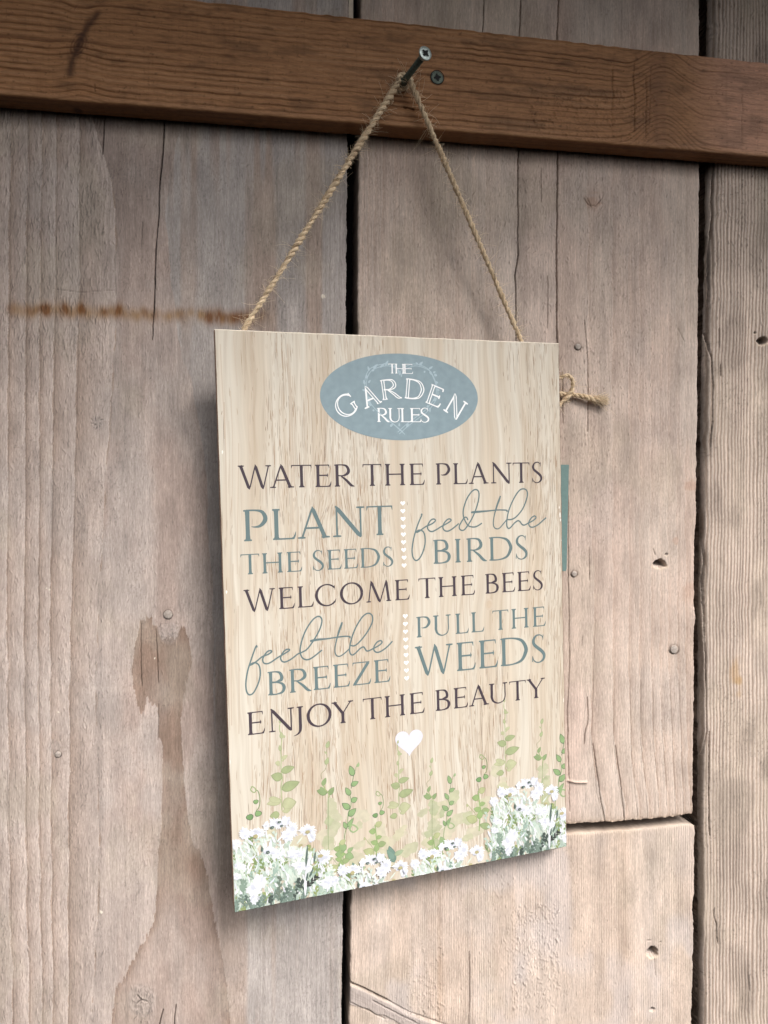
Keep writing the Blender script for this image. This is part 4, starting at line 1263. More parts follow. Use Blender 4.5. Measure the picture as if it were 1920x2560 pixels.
        diag(w * .12, 1, w * .53, .42, .112, 1.1, .8); diag(w * .89, 1, w * .50, .44, .05, 1, 1)
        stem(w * .51, 0, .5, s1=False); serif(w * .115, 1, .09, .12, False); serif(w * .89, 1, .11, .09, False)
    elif ch == 'Z':
        st([(.05, .977), (w - .05, .977)], [.042, .042]); tick(.065, .99, .035, .85)
        diag(w - .10, .965, .10, .03, .115, 1, 1)
        st([(.03, .023), (w - .05, .023)], [.044, .044]); st([(w - .17, .02), (w - .07, .04), (w - .03, .12), (w, .245)], [.03, .07, .05, .012])
    return S


MMB = 0.000222 / 3.95
LW = 12.0 * MMB * 1.18
PA = lambda x, y: (580 + x / 3.95, 1120 + y / 3.95)
PB = lambda x, y: (980 + x / 3.95, 1120 + y / 3.95)
PC = lambda x, y: (580 + x / 3.95, 1420 + y / 3.95)
PD = lambda x, y: (980 + x / 3.95, 1400 + y / 3.95)
PE = lambda x, y: (560 + x / 5.53, 1800 + y / 5.53)
PF = lambda x, y: (820 + x / 5.184, 1840 + y / 5.184)
PGm = lambda x, y: (1080 + x / 4.74, 1700 + y / 4.74)
P6 = lambda x, y: (540 + x / 5.53, 2040 + y / 5.53)
PO = lambda x, y: (780 + x / 3.7705, 870 + y / 3.7705)


def text_line(art, letters, b0, b1, t0, t1, col, heavy=1.1):
    """letters: (char, left px, right px) measured along the line; b*, t*: base line and cap line points"""
    B0, B1, T0, T1 = (sgn(*p) for p in (b0, b1, t0, t1))
    base = lambda x: B0[1] + (B1[1] - B0[1]) * (x - B0[0]) / (B1[0] - B0[0])
    capl = lambda x: T0[1] + (T1[1] - T0[1]) * (x - T0[0]) / (T1[0] - T0[0])
    ym = lambda px: ((b0[1] + (b1[1] - b0[1]) * (px - b0[0]) / (b1[0] - b0[0])) + (t0[1] + (t1[1] - t0[1]) * (px - t0[0]) / (t1[0] - t0[0]))) / 2
    for ch, xl, xr in letters:
        a = sgn(xl, ym(xl))[0]; b = sgn(xr, ym(xr))[0]
        zb = base((a + b) / 2); H = capl((a + b) / 2) - zb
        for pts, ws in glyph(ch, (b - a) / H):
            q = np.stack([a + pts[:, 0] * H, zb + pts[:, 1] * H], 1)
            art.strip(q, ws * H * heavy, col)


def shift(fn, seq):
    return [(c, fn(a, 0)[0], fn(b, 0)[0]) for c, a, b in seq]


DARK = tuple(lin(80, 69, 78) * 0.75); SLATE = tuple(lin(110, 130, 132) * 0.80)


def line_part(seq, b0, b1, t0, t1, col, label, heavy=1.12):
    a = Art(30)
    text_line(a, seq, b0, b1, t0, t1, col, heavy)
    return tag(a.build('lettering', M_INK, sign), label)


# ---- oval badge
PW = lambda px, py: sgn(*PO(px, py))
c0 = (PW(75, 440) + PW(1563, 482)) / 2; rx = np.linalg.norm(PW(1563, 482) - PW(75, 440)) / 2
rz = np.linalg.norm(PW(805, 52) - PW(825, 870)) / 2; cz = (PW(805, 52) + PW(825, 870)) / 2
BC = np.array((c0[0], cz[1]))
BADGE = tuple(lin(146, 166, 174) * 0.82); FAINT = tuple(lin(176, 196, 206) * 0.84); WHITE = (0.86, 0.86, 0.87)
a = Art(0)
an = np.linspace(0, 2 * math.pi, 120, endpoint=False)
a.poly([(BC[0] + rx * math.cos(t), BC[1] + rz * math.sin(t)) for t in an], BADGE)
M_BADGE = print_mat('badge_print', 0.07)
badge = tag(a.build('oval_badge', M_BADGE, sign), 'blue grey printed oval with white lettering')


def leaf(art, base, tip, width, col, a=1.0, rim=None, curl=0.0, sharp=0.75, nseg=9):
    b = np.array(base); t = np.array(tip); d = t - b; L = np.linalg.norm(d)
    if L < 1e-6: return
    d /= L; nn = np.array((-d[1], d[0]))
    ts = np.linspace(0, 1, nseg)
    prof = np.sin(np.pi * ts ** sharp) ** 0.8 * width / 2
    cen = b + np.outer(ts * L, d) + np.outer(curl * L * ts * (1 - ts), nn)
    up = cen + nn * prof[:, None]; dn = cen - nn * prof[:, None]
    pts = np.concatenate([up, dn[-2:0:-1]])
    if rim is not None:
        cc = pts.mean(0)
        art.poly((cc + (pts - cc) * 1.0).tolist(), rim, min(1, a * 1.0))
        art.poly((cc + (pts - cc) * 0.84).tolist(), col, min(1.0, a))
    else:
        art.poly(pts.tolist(), col, a)


U = 0.000222 / 3.7705                                   # one zoomed pixel on the badge
a = Art(4)
left = [(835, 265), (822, 215), (780, 185), (715, 160), (630, 170), (555, 205), (515, 270), (505, 350), (515, 430), (545, 510), (600, 580), (680, 650), (770, 720), (868, 805)]
right_ = [(835, 265), (850, 215), (890, 185), (960, 160), (1040, 175), (1110, 215), (1150, 290), (1175, 370), (1175, 450), (1130, 530), (1080, 590), (1000, 650), (900, 725), (815, 802)]
for pts in (left, right_):
    for off in (-9, 9):
        p = crom([(x + off * .8, y + off) for x, y in pts], 6)
        a.strip(np.array([PW(*k) for k in p]), 6.5 * U, FAINT)
for bx, by, tx, ty, w in ((690, 165, 718, 118, 22), (640, 185, 690, 140, 20), (575, 195, 620, 150, 22), (560, 215, 590, 205, 20), (540, 215, 525, 170, 20), (515, 290, 515, 250, 20), (500, 345, 485, 300, 24), (530, 330, 552, 300, 18), (505, 400, 470, 395, 20),
                          (520, 460, 560, 480, 20), (545, 520, 525, 500, 34), (560, 545, 530, 520, 22), (590, 590, 568, 585, 20), (1010, 165, 1045, 128, 24), (1000, 155, 975, 135, 18), (1100, 200, 1140, 172, 20), (1065, 215, 1055, 235, 18),
                          (1110, 215, 1125, 255, 24), (1150, 250, 1180, 262, 26), (1140, 235, 1165, 222, 20), (1160, 320, 1190, 330, 24), (1175, 390, 1205, 400, 22), (1140, 500, 1170, 470, 24), (1110, 560, 1112, 610, 18), (1100, 540, 1080, 560, 20),
                          (735, 740, 765, 715, 24), (820, 740, 825, 705, 18), (890, 745, 912, 712, 24), (830, 262, 800, 180, 16), (790, 190, 770, 160, 18)):
    leaf(a, PW(bx, by), PW(tx, ty), w * U, FAINT)
wreath = a.build('wreath', M_INK, badge)
a = Art(120)
text_line(a, [('T', PO(720, 0)[0], PO(790, 0)[0]), ('H', PO(780, 0)[0], PO(872, 0)[0]), ('E', PO(862, 0)[0], PO(950, 0)[0])], PO(740, 240), PO(945, 243), PO(730, 148), PO(945, 152), WHITE, 1.2)
text_line(a, [('R', PO(610, 0)[0], PO(732, 0)[0]), ('U', PO(718, 0)[0], PO(840, 0)[0]), ('L', PO(832, 0)[0], PO(940, 0)[0]), ('E', PO(922, 0)[0], PO(1028, 0)[0]), ('S', PO(1018, 0)[0], PO(1107, 0)[0])],
          PO(612, 697), PO(1105, 699), PO(612, 566), PO(1105, 567), WHITE, 1.16)
# open-faced arched word
for ch, cx_, cy_, rot, hh, ww in (('G', 322, 540, 33, 196, 1.02), ('A', 543, 455, 22, 188, .98), ('R', 742, 388, 7, 186, 1.06), ('D', 963, 390, -6, 186, 1.0), ('E', 1160, 452, -21, 186, .80), ('N', 1350, 552, -33, 190, 1.0)):
    C = PW(cx_, cy_); H = np.linalg.norm(PW(cx_, cy_ - hh / 2) - PW(cx_, cy_ + hh / 2)); r = math.radians(rot)
    R2 = np.array(((math.cos(r), -math.sin(r)), (math.sin(r), math.cos(r))))
    st_ = glyph(ch, ww)
    for pts, ws in st_:
        q = ((pts - (ww / 2, .5)) * H) @ R2.T + C
        a.strip(q, np.maximum(ws * 1.5, .062) * H, WHITE)
    for pts, ws in st_:
        if ws.max() < .085: continue
        q = ((pts - (ww / 2, .5)) * H) @ R2.T + C
        n = len(q); i0, i1 = (1, n - 1) if n > 6 else (0, n)
        wi = np.clip(ws * 1.5 - .10, 0.0, .075)
        a.strip(q[i0:i1], wi[i0:i1] * H, BADGE)
tag(a.build('badge_lettering', M_INK, badge), 'white capitals THE GARDEN RULES, the middle word arched and open faced')


# ---- hearts
def heart_pts(cx_, cz_, w, tilt=0.0):
    t = np.linspace(0, 2 * math.pi, 48, endpoint=False)
    x = 16 * np.sin(t) ** 3; z = 13 * np.cos(t) - 5 * np.cos(2 * t) - 2 * np.cos(3 * t) - np.cos(4 * t)
    x = x / 32 * w; z = (z + 2.5) / 32 * w
    return [(cx_ + a * math.cos(tilt) - b * math.sin(tilt), cz_ + a * math.sin(tilt) + b * math.cos(tilt)) for a, b in zip(x, z)]


for fn, xs, ysl in ((PB, (106, 107, 109, 110, 112, 114, 115, 119, 119), (549, 626, 703, 780, 857, 934, 1010, 1086, 1163)), (PD, (131, 132, 134, 136, 138, 139, 141, 143, 145), (558, 635, 711, 789, 865, 942, 1018, 1094, 1171))):
    for x, y in zip(xs, ysl):
        p = sgn(*fn(x, y)); a = Art(20)
        a.poly(heart_pts(p[0], p[1], 50 * MMB), (0.88, 0.88, 0.90))
        a.build('small_heart', M_INK, sign)
L_, R_, T_, B_ = sgn(*PD(31, 1750)), sgn(*PD(303, 1735)), sgn(*PD(165, 1705)), sgn(*PF(1062, 246))
a = Art(20)
a.poly(heart_pts((L_[0] + R_[0]) / 2, (T_[1] * .52 + B_[1] * .48), (R_[0] - L_[0])), (0.64, 0.635, 0.74))
tag(a.build('heart', M_INK, sign), 'large white heart under the last line')

# ---- painted garden along the lower edge
GREENS = [lin(122, 150, 92) * .8, lin(150, 172, 112) * .85, lin(104, 138, 88) * .75, lin(170, 184, 128) * .88, lin(96, 128, 92) * .7]
rim_of = lambda c: tuple(np.array(c) * 0.62)
E_ = lambda *p: sgn(*PE(*p)); F_ = lambda *p: sgn(*PF(*p)); G__ = lambda *p: sgn(*PGm(*p))
UE, UF, UG = 0.000205 / 5.53, 0.000215 / 5.184, 0.000232 / 4.74


def stemline(art, pts, fn, w, col, a=0.9):
    p = crom(pts, 6)
    art.strip(np.array([fn(*k) for k in p]), w, col, a)


def tall_pale(fn, ox, oy, s, u):
    """tall pale eucalyptus spray; measured on the left one, reused at other spots"""
    T = lambda x, y: fn(ox + (x - 790) * s, oy + (y - 690) * s)
    a = Art(2)
    c1 = tuple(lin(170, 182, 136) * .85); c2 = tuple(lin(182, 188, 146) * .86); c3 = tuple(lin(152, 170, 118) * .82)
    stemline(a, [(770, 60), (768, 140), (800, 240), (785, 400), (790, 520), (790, 690), (808, 800), (790, 930), (795, 1080), (800, 1250)], lambda x, y: T(x, y), 16 * u * s, c1, 0.8)
    for b, t, w, c in (((800, 260), (790, 165), 60, c1), ((815, 240), (848, 215), 40, c1), ((785, 430), (765, 345), 52, c1), ((800, 540), (880, 485), 62, c2), ((800, 570), (835, 545), 30, c2), ((775, 600), (705, 590), 70, c2), ((760, 640), (740, 580), 40, c2),
                       ((785, 715), (978, 645), 112, c3), ((810, 800), (648, 765), 130, c3), ((790, 960), (1050, 852), 150, c3), ((800, 1110), (585, 1165), 110, c2), ((620, 1080), (800, 1130), 90, c2), ((800, 1180), (1003, 1130), 190, c2),
                       ((770, 1300), (630, 1330), 110, c3), ((860, 1220), (870, 1290), 120, c2), ((770, 50), (785, -20), 40, c1)):
        leaf(a, T(*b), T(*t), w * u * s, c, 0.82, tuple(np.array(c) * .82))
    return a


def curl_vine(fn, ox, oy, s, u):
    T = lambda x, y: fn(ox + (x - 357) * s, oy + (y - 1343) * s)
    a = Art(2); g = tuple(lin(138, 170, 116) * .84); gd = tuple(lin(122, 158, 106) * .8); rm = tuple(lin(66, 96, 70) * .7)
    stemline(a, [(430, 960), (470, 985), (493, 1060), (495, 1150), (480, 1210), (440, 1265)], T, 13 * u * s, tuple(lin(130, 152, 104) * .75))
    stemline(a, [(372, 930), (395, 920), (440, 960), (425, 1000), (390, 990), (368, 960), (385, 930)], T, 15 * u * s, tuple(lin(150, 172, 120) * .82), .9)
    for c, r, col in (((357, 1343), 51, gd), ((473, 1293), 50, g), ((440, 1130), 38, g)):
        cc = T(*c); an = np.linspace(0, 2 * math.pi, 22, endpoint=False)
        rr = [r * u * s * (1 + .07 * math.sin(3 * t + c[0])) for t in an]
        a.poly([(cc[0] + k * math.cos(t), cc[1] + k * .85 * math.sin(t)) for k, t in zip(rr, an)], rm, .95)
        a.poly([(cc[0] + .86 * k * math.cos(t), cc[1] + .73 * k * math.sin(t)) for k, t in zip(rr, an)], col, .98)
    return a


def wash_vine(fn, ox, oy, s, u):
    """soft wet-in-wet vine with a trefoil below"""
    T = lambda x, y: fn(ox + (x - 1400) * s, oy + (y - 970) * s)
    a = Art(2); c = lin(168, 182, 136) * .84; d = lin(140, 166, 114) * .8
    stemline(a, [(1430, 300), (1420, 450), (1425, 560), (1400, 680), (1345, 740), (1352, 820)], T, 10 * u * s, tuple(lin(150, 150, 110) * .75), .7)
    leaf(a, T(1420, 390), T(1450, 285), 62 * u * s, tuple(c), .9, tuple(c * .82)); leaf(a, T(1405, 620), T(1440, 515), 66 * u * s, tuple(c), .9, tuple(c * .82)); leaf(a, T(1425, 470), T(1385, 430), 26 * u * s, tuple(c), .8)
    leaf(a, T(1360, 910), T(1410, 795), 70 * u * s, tuple(d), .9); leaf(a, T(1430, 1010), T(1280, 975), 105 * u * s, tuple(d), .92, rim_of(d * 1.2)); leaf(a, T(1380, 1000), T(1330, 920), 60 * u * s, tuple(d), .9)
    leaf(a, T(1445, 1040), T(1520, 925), 84 * u * s, tuple(d), .92, rim_of(d * 1.2))
    stemline(a, [(1375, 900), (1400, 960), (1450, 1030), (1440, 1200), (1440, 1500), (1450, 2000)], T, 18 * u * s, tuple(lin(150, 172, 110) * .8), .8)
    r = np.random.default_rng(int(ox) + 3)
    for k in range(12):
        y = 1130 + 72 * k + 20 * r.normal(); x = 1475 + 50 * r.normal() * (1 if k > 2 else .5)
        w = r.uniform(120, 220) * u * s; p = np.array(T(x, y)); an = np.linspace(0, 2 * math.pi, 28, endpoint=False)
        col = c * 1.04 + (d * 1.05 - c) * r.random(); f1, f2 = r.uniform(0, 6), r.uniform(0, 6); q = r.uniform(.35, .6)
        rad = 1 + .22 * np.sin(2 * an + f1) + .14 * np.sin(5 * an + f2)
        a.poly([(p[0] + w * .5 * z_ * math.cos(t), p[1] + w * q * z_ * math.sin(t)) for t, z_ in zip(an, rad)], tuple(col), r.uniform(.35, .62))
    stemline(a, [(1445, 1060), (1440, 1300), (1440, 1600), (1450, 1950)], T, 9 * u * s, tuple(d * .85), .8)
    return a


def dark_vine(fn, ox, oy, s, u):
    T = lambda x, y: fn(ox + (x - 303) * s, oy + (y - 450) * s)
    a = Art(2); g = lin(142, 172, 120) * .84; rm = tuple(lin(92, 120, 88) * .8)
    stemline(a, [(400, 340), (365, 400), (360, 450)], T, 8 * u * s, tuple(g * .8)); leaf(a, T(375, 400), T(405, 350), 42 * u * s, tuple(g), .85)
    stemline(a, [(335, 480), (325, 550), (300, 680)], T, 9 * u * s, rm)
    stemline(a, [(270, 740), (290, 790), (300, 860), (290, 930), (262, 1000), (250, 1150), (215, 1300), (190, 1650)], T, 11 * u * s, tuple(g * .85))
    for b, t, w in (((330, 520), (280, 380), 84), ((295, 640), (398, 590), 74), ((290, 770), (225, 665), 72), ((300, 850), (382, 800), 82), ((285, 945), (180, 870), 84), ((262, 1040), (365, 935), 90), ((255, 1180), (330, 1060), 60), ((245, 1200), (200, 1110), 60)):
        leaf(a, T(*b), T(*t), w * u * s, tuple(g), .95, rm)
    stemline(a, [(260, 1200), (320, 1150), (385, 1200), (330, 1245), (285, 1215), (300, 1160)], T, 20 * u * s, tuple(g * 1.05), .85)
    for b, t, w in (((210, 1500), (160, 1370), 110), ((215, 1530), (90, 1530), 110), ((220, 1540), (335, 1575), 110), ((250, 1500), (330, 1440), 60)):
        leaf(a, T(*b), T(*t), w * u * s, tuple(g), .9, tuple(g * .8))
    return a


def low_sprig(fn, ox, oy, s, u):
    T = lambda x, y: fn(ox + (x - 575) * s, oy + (y - 1235) * s)
    a = Art(2); g = lin(146, 174, 112) * .84; p = lin(178, 186, 136) * .84
    stemline(a, [(610, 1150), (620, 1260), (630, 1340), (640, 1400), (630, 1500), (620, 1650)], T, 16 * u * s, tuple(g))
    stemline(a, [(470, 1310), (510, 1360), (560, 1420), (600, 1480)], T, 8 * u * s, tuple(p * .8), .8)
    for b, t, w, c in (((620, 1235), (528, 1235), 84, g), ((625, 1320), (700, 1300), 60, g), ((640, 1390), (550, 1370), 70, g), ((610, 1500), (660, 1380), 80, g), ((650, 1410), (755, 1385), 88, lin(150, 172, 118) * .8), ((600, 1520), (455, 1480), 110, p), ((615, 1170), (700, 1110), 84, p), ((475, 1350), (470, 1310), 26, p),
                       ((760, 1600), (620, 1570), 90, lin(150, 170, 120) * .8), ((860, 1640), (790, 1420), 110, lin(110, 150, 138) * .75), ((860, 1600), (760, 1470), 80, lin(118, 156, 142) * .78), ((860, 1540), (980, 1480), 70, lin(160, 180, 145) * .82)):
        leaf(a, T(*b), T(*t), w * u * s, tuple(c), .9, tuple(np.array(c) * .8))
    return a


def soft_wash():
    r = np.random.default_rng(41); a = Art()
    for cx_, cz_, w, h_, n, col in ((-.062, .036, .030, .018, 9, lin(172, 184, 138)), (-.030, .030, .014, .022, 12, lin(158, 176, 124)), (.004, .026, .030, .014, 16, lin(178, 184, 140)), (.030, .030, .016, .020, 12, lin(154, 174, 122)), (.062, .040, .030, .020, 16, lin(172, 184, 138)), (-.010, .018, .05, .010, 16, lin(150, 168, 118))):
        for k in range(n // 2):
            x = cx_ + w * .5 * r.normal(); z = max(.004, cz_ + h_ * .5 * r.normal()); an = np.linspace(0, 2 * math.pi, 20, endpoint=False)
            f1, f2 = r.uniform(0, 6, 2); rad = 1 + .25 * np.sin(2 * an + f1) + .12 * np.sin(5 * an + f2); ww = r.uniform(.002, .0055)
            a.poly([(x + ww * q * math.cos(t), z + ww * .8 * q * math.sin(t)) for q, t in zip(rad, an)], tuple(col * .95), r.uniform(.15, .5))
    a.build('painted_wash', M_WASH, sign)


soft_wash()
VL = 'watercolour green leafy stem printed on the sign'
k = 1.0
for art in (tall_pale(E_, 790, 690, 1.0, UE), tall_pale(F_, 915, 575, 0.74, UF * 1.02), tall_pale(G__, 865, 690, 0.66, UG),
            curl_vine(E_, 357, 1343, 1.0, UE), curl_vine(F_, 613, 1030, 0.74, UF), curl_vine(G__, 555, 1180, 0.70, UG),
            wash_vine(E_, 1400, 970, 1.0, UE), wash_vine(F_, 1320, 770, 0.72, UF), wash_vine(G__, 1280, 905, 0.66, UG),
            dark_vine(F_, 303, 450, 1.0, UF), dark_vine(F_, 1572, 565, 0.80, UF), dark_vine(G__, 1538, 695, 0.86, UG),
            low_sprig(F_, 575, 1235, 1.0, UF), low_sprig(G__, 515, 1395, 0.95, UG), low_sprig(E_, 1560, 1780, 1.0, UE), low_sprig(F_, 1330, 1380, 1.0, UF)):
    art.build('painted_stem', M_WASH, sign)

# ---- white flower clump
ref = sgn(*P6(875, 80))
US = 0.000200 / 5.53


def clump(dx, dz, s, layer):
    T = lambda x, y: (sgn(*P6(x, y)) - ref) * s + ref + (dx, dz)
    a = Art(layer)
    r = np.random.default_rng(17)
    SAGE = [lin(198, 212, 202) * .86, lin(182, 200, 188) * .84, lin(160, 184, 172) * .8, lin(212, 222, 212) * .88, lin(118, 142, 132) * .72]
    OLV = [lin(150, 166, 108) * .78, lin(128, 152, 100) * .74]
    DK = [lin(66, 84, 80) * .7, lin(96, 118, 110) * .75, lin(50, 60, 60) * .7]
    WH = [np.array((.70, .71, .75)), np.array((.64, .655, .72)), np.array((.75, .755, .77)), np.array((.53, .55, .62))]
    u = US * s

    def blob(x, y, rx_, ry_, col, al=1.0, ruff=.14, nf=9, rot=0.0, n=34):
        p = T(x, y); ph = r.uniform(0, 6); an = np.linspace(0, 2 * math.pi, n, endpoint=False)
        pts = []
        for t in an:
            k = 1 + ruff * math.sin(nf * t + ph) + ruff * .6 * math.sin((nf * 2 + 1) * t + 2 * ph)
            xx, zz = rx_ * u * k * math.cos(t), ry_ * u * k * math.sin(t)
            pts.append((p[0] + xx * math.cos(rot) - zz * math.sin(rot), p[1] + xx * math.sin(rot) + zz * math.cos(rot)))
        a.poly(pts, tuple(col), al)

    def spray(bx, by, tx, ty, n, L, w, col, al=1.0):
        b = np.array((bx, by), float); t = np.array((tx, ty), float); d = (t - b); ang = math.atan2(d[1], d[0])
        a.strip(np.array([T(*(b + d * q)) for q in np.linspace(0, 1, 6)]), np.linspace(w * .55, w * .3, 6) * u, tuple(col), al)
        for i in range(n):
            q = (i + 1) / (n + .5); o_ = b + d * q
            sg = 1 if i % 2 else -1
            an_ = ang + sg * r.uniform(.45, .8); ll = L * (1 - .45 * q) * r.uniform(.8, 1.2)
            leaf(a, T(*o_), T(o_[0] + ll * math.cos(an_), o_[1] + ll * math.sin(an_)), w * u * r.uniform(.8, 1.2), tuple(col), al, None, 0, .9, 7)
        leaf(a, T(*(b + d * .9)), T(*(t + d / max(np.hypot(*d), 1) * L * .3)), w * u, tuple(col), al)

    # pale wash under everything, then soft foliage from back to front
    low = lambda x: np.interp(x, [235, 1640], [1345, 1060])
    crown = lambda x: np.interp(x, [235, 420, 750, 900, 1100, 1350, 1560, 1640], [480, 330, 230, 210, 320, 380, 700, 800])
    for i in range(46):
        x = r.uniform(250, 1560) + 60 * abs(r.normal()) * (r.random() < .3); y = crown(x) + 120 + (low(x) - crown(x) - 60) * r.random()
        blob(x, y, r.uniform(50, 100), r.uniform(60, 120), OLV[1] * 1.15 if r.random() < .25 else SAGE[(0, 1, 3)[i % 3]], .8, .25, 4)
    for i in range(330):
        x = r.uniform(238, 1600); x += (r.normal() * 60 if x < 420 else 0); top = crown(x)
        y = top + (low(x) + 20 - top) * r.random() ** .8
        q = (y - top) / (low(x) - top)
        c = OLV[i % 2] if r.random() < .16 else SAGE[r.integers(0, 3) if q > .45 else (0, 1, 3)[r.integers(0, 3)]]
        c = c * (1.08 - .25 * max(0, q - .4) * r.random())
        spray(x, y + 100, x + r.normal() * 60, y - 40, int(r.integers(3, 6)), 80, 30, c, .95)
    for i in range(190):                                 # white and pale blades between
        x = r.uniform(245, 1580); x += (r.normal() * 60 if x < 420 else 0); top = crown(x); y = r.uniform(top, low(x) - 60)
        c = WH[r.integers(0, 3)] if r.random() < .7 else SAGE[3]
        an_ = r.normal() * .6
        ll = r.uniform(60, 140)
        leaf(a, T(x, y + ll * .5), T(x + ll * math.sin(an_), y - ll * .5), r.uniform(16, 34) * u, tuple(c), .97, None, r.normal() * .15)
    for i in range(26):                                  # deeper foliage low down
        x = r.uniform(240, 1200); y = low(x) - r.uniform(0, 150)
        spray(x, y + 50, x + r.normal() * 50, y - 100, 5, 70, 32, SAGE[4] if r.random() < .55 else lin(128, 152, 142) * .78, .92)
    for b, t, n, L, w, c in (((1215, 1005), (1390, 835), 8, 95, 30, DK[2]), ((1215, 1010), (1140, 880), 4, 110, 44, DK[0]), ((1210, 1150), (1215, 1000), 0, 10, 22, DK[1]), ((890, 1200), (980, 1010), 5, 90, 40, DK[1]), ((880, 1130), (880, 840), 7, 80, 40, lin(122, 140, 126) * .7),
                             ((1090, 1160), (1115, 1010), 3, 70, 32, DK[0]), ((440, 1190), (410, 1100), 3, 60, 34, DK[1]), ((600, 1250), (560, 1130), 4, 70, 40, DK[1]), ((760, 1230), (760, 1110), 4, 80, 46, DK[0]), ((380, 1080), (380, 900), 7, 110, 40, lin(140, 164, 148) * .75)):
        spray(b[0], b[1], t[0], t[1], n, L, w, c, .95)
    # blooms: ragged clusters of petals
    for x, y, rx_, ry_, nf in ((400, 235, 74, 82, 8), (560, 225, 108, 62, 9), (850, 95, 122, 76, 11), (1040, 190, 92, 116, 8), (980, 270, 80, 84, 7), (1265, 195, 112, 86, 10), (1325, 290, 54, 66, 6), (270, 380, 76, 70, 8), (740, 470, 92, 64, 9), (840, 520, 76, 66, 7),
                               (1090, 520, 112, 66, 9), (1490, 560, 104, 106, 9), (1150, 680, 96, 56, 7), (1270, 710, 62, 66, 7), (610, 890, 92, 84, 8), (530, 1010, 104, 92, 9), (520, 1130, 60, 80, 6), (1550, 920, 110, 80, 9), (330, 690, 80, 46, 9), (290, 830, 64, 44, 7), (690, 130, 42, 62, 6), (960, 60, 66, 62, 8)):
        c = WH[r.integers(0, 2)]
        blob(x, y, rx_ * .68, ry_ * .68, c, 1.0, .14, nf)
        m = int(10 + rx_ / 8)
        for q in range(m):                                # notched petal tips round the rim
            t = 2 * math.pi * (q + r.uniform(-.3, .3)) / m
            ex, ey = x + rx_ * .62 * math.cos(t), y + ry_ * .62 * math.sin(t)
            o2 = r.uniform(.85, 1.28)
            leaf(a, T(x + rx_ * .3 * math.cos(t), y + ry_ * .3 * math.sin(t)), T(x + rx_ * o2 * math.cos(t), y + ry_ * o2 * math.sin(t)), r.uniform(20, 36) * u, tuple(WH[r.integers(0, 3)]), 1.0, None, r.normal() * .2, .95)
        for q in range(3):
            blob(x + r.normal() * rx_ * .35, y + r.normal() * ry_ * .3, rx_ * r.uniform(.2, .42), ry_ * r.uniform(.16, .34), (np.array((.55, .57, .64)) if q else np.array((.60, .615, .69))), 1.0, .2, 5)
    for x, y, w, h_ in ((545, 275, 34, 30), (1265, 215, 36, 26), (1440, 545, 42, 26), (1170, 400, 30, 18)):
        blob(x, y, w, h_, lin(184, 176, 132) * .8, .95, .1, 5)
    for x, y, w, h_ in ((875, 80, 27, 18), (775, 152, 31, 21), (905, 132, 24, 16), (715, 497, 30, 25)):
        blob(x, y, w, h_, lin(92, 110, 106) * .7, 1.0, .1, 5); blob(x + 6, y + 3, w * .55, h_ * .5, lin(128, 146, 140) * .75, .9, .1, 4)
    for b, t in (((1255, 690), (1325, 470)), ((1230, 1100), (1240, 700)), ((1320, 660), (1340, 560))):
        leaf(a, T(*b), T(*t), 40 * u, tuple(WH[0]), 1.0)
    for x, y, tx, ty in ((1350, 640, 1375, 480), (1240, 700, 1265, 380), (640, 490, 632, 410), (1290, 840, 1345, 700), (1245, 890, 1270, 770)):
        leaf(a, T(x, y), T(tx, ty), 32 * u, tuple(lin(96, 120, 112) * .7), .95)
    return a


cl = [sgn(*PF(598, 1583)) - ref, sgn(*PF(1612, 1387)) - ref, sgn(*PGm(1147, 1210)) - ref]
for i, d in enumerate(((0, 0), cl[0], cl[1], cl[2])):
    art = clump(d[0], d[1], 1.0, 260 + 10 * i)
    tag(art.build('painted_flowers', M_WASH, sign), 'clump of white watercolour flowers and sage foliage printed on the sign')

# ---- verses, printed over the painted stems
line_part(shift(PA, [('W', 50, 393), ('A', 368, 612), ('T', 585, 787), ('E', 815, 978), ('R', 1005, 1210), ('T', 1290, 1477)]) + [('H', PA(1505, 0)[0], PB(133, 0)[0])] +
          shift(PB, [('E', 168, 320), ('P', 428, 573), ('L', 600, 745), ('A', 752, 953), ('N', 967, 1180), ('T', 1192, 1358), ('S', 1378, 1485)]),
          PA(490, 393), PB(1275, 344), PA(690, 166), PB(1275, 143), DARK, 'dark grey capitals WATER THE PLANTS')
line_part(shift(PA, [('P', 105, 348), ('L', 390, 628), ('A', 637, 967), ('N', 980, 1308), ('T', 1328, 1587)]), PA(165, 920), PA(1465, 860), PA(150, 611), PA(1460, 570), SLATE, 'large slate capitals PLANT')
line_part(shift(PA, [('T', 85, 272), ('H', 292, 505), ('E', 537, 690), ('S', 793, 908), ('E', 937, 1080), ('E', 1100, 1242), ('D', 1262, 1457), ('S', 1487, 1593)]),
          PA(185, 1247), PA(1300, 1181), PA(180, 1046), PA(1300, 990), SLATE, 'slate capitals THE SEEDS')
line_part(shift(PB, [('B', 402, 577), ('I', 608, 692), ('R', 730, 938), ('D', 953, 1182), ('S', 1217, 1340)]), PB(430, 1143), PB(980, 1112), PB(430, 908), PB(980, 881), SLATE, 'slate capitals BIRDS')
line_part(shift(PC, [('W', 107, 430), ('E', 457, 617), ('L', 643, 803), ('C', 825, 1035), ('O', 1068, 1293), ('M', 1313, 1577)]) +
          shift(PD, [('E', 25, 172), ('T', 262, 430), ('H', 455, 643), ('E', 677, 817), ('B', 917, 1052), ('E', 1083, 1213), ('E', 1235, 1367), ('S', 1390, 1490)]),
          PC(490, 405), PD(960, 330), PC(150, 215), PD(950, 138), DARK, 'dark grey capitals WELCOME THE BEES')
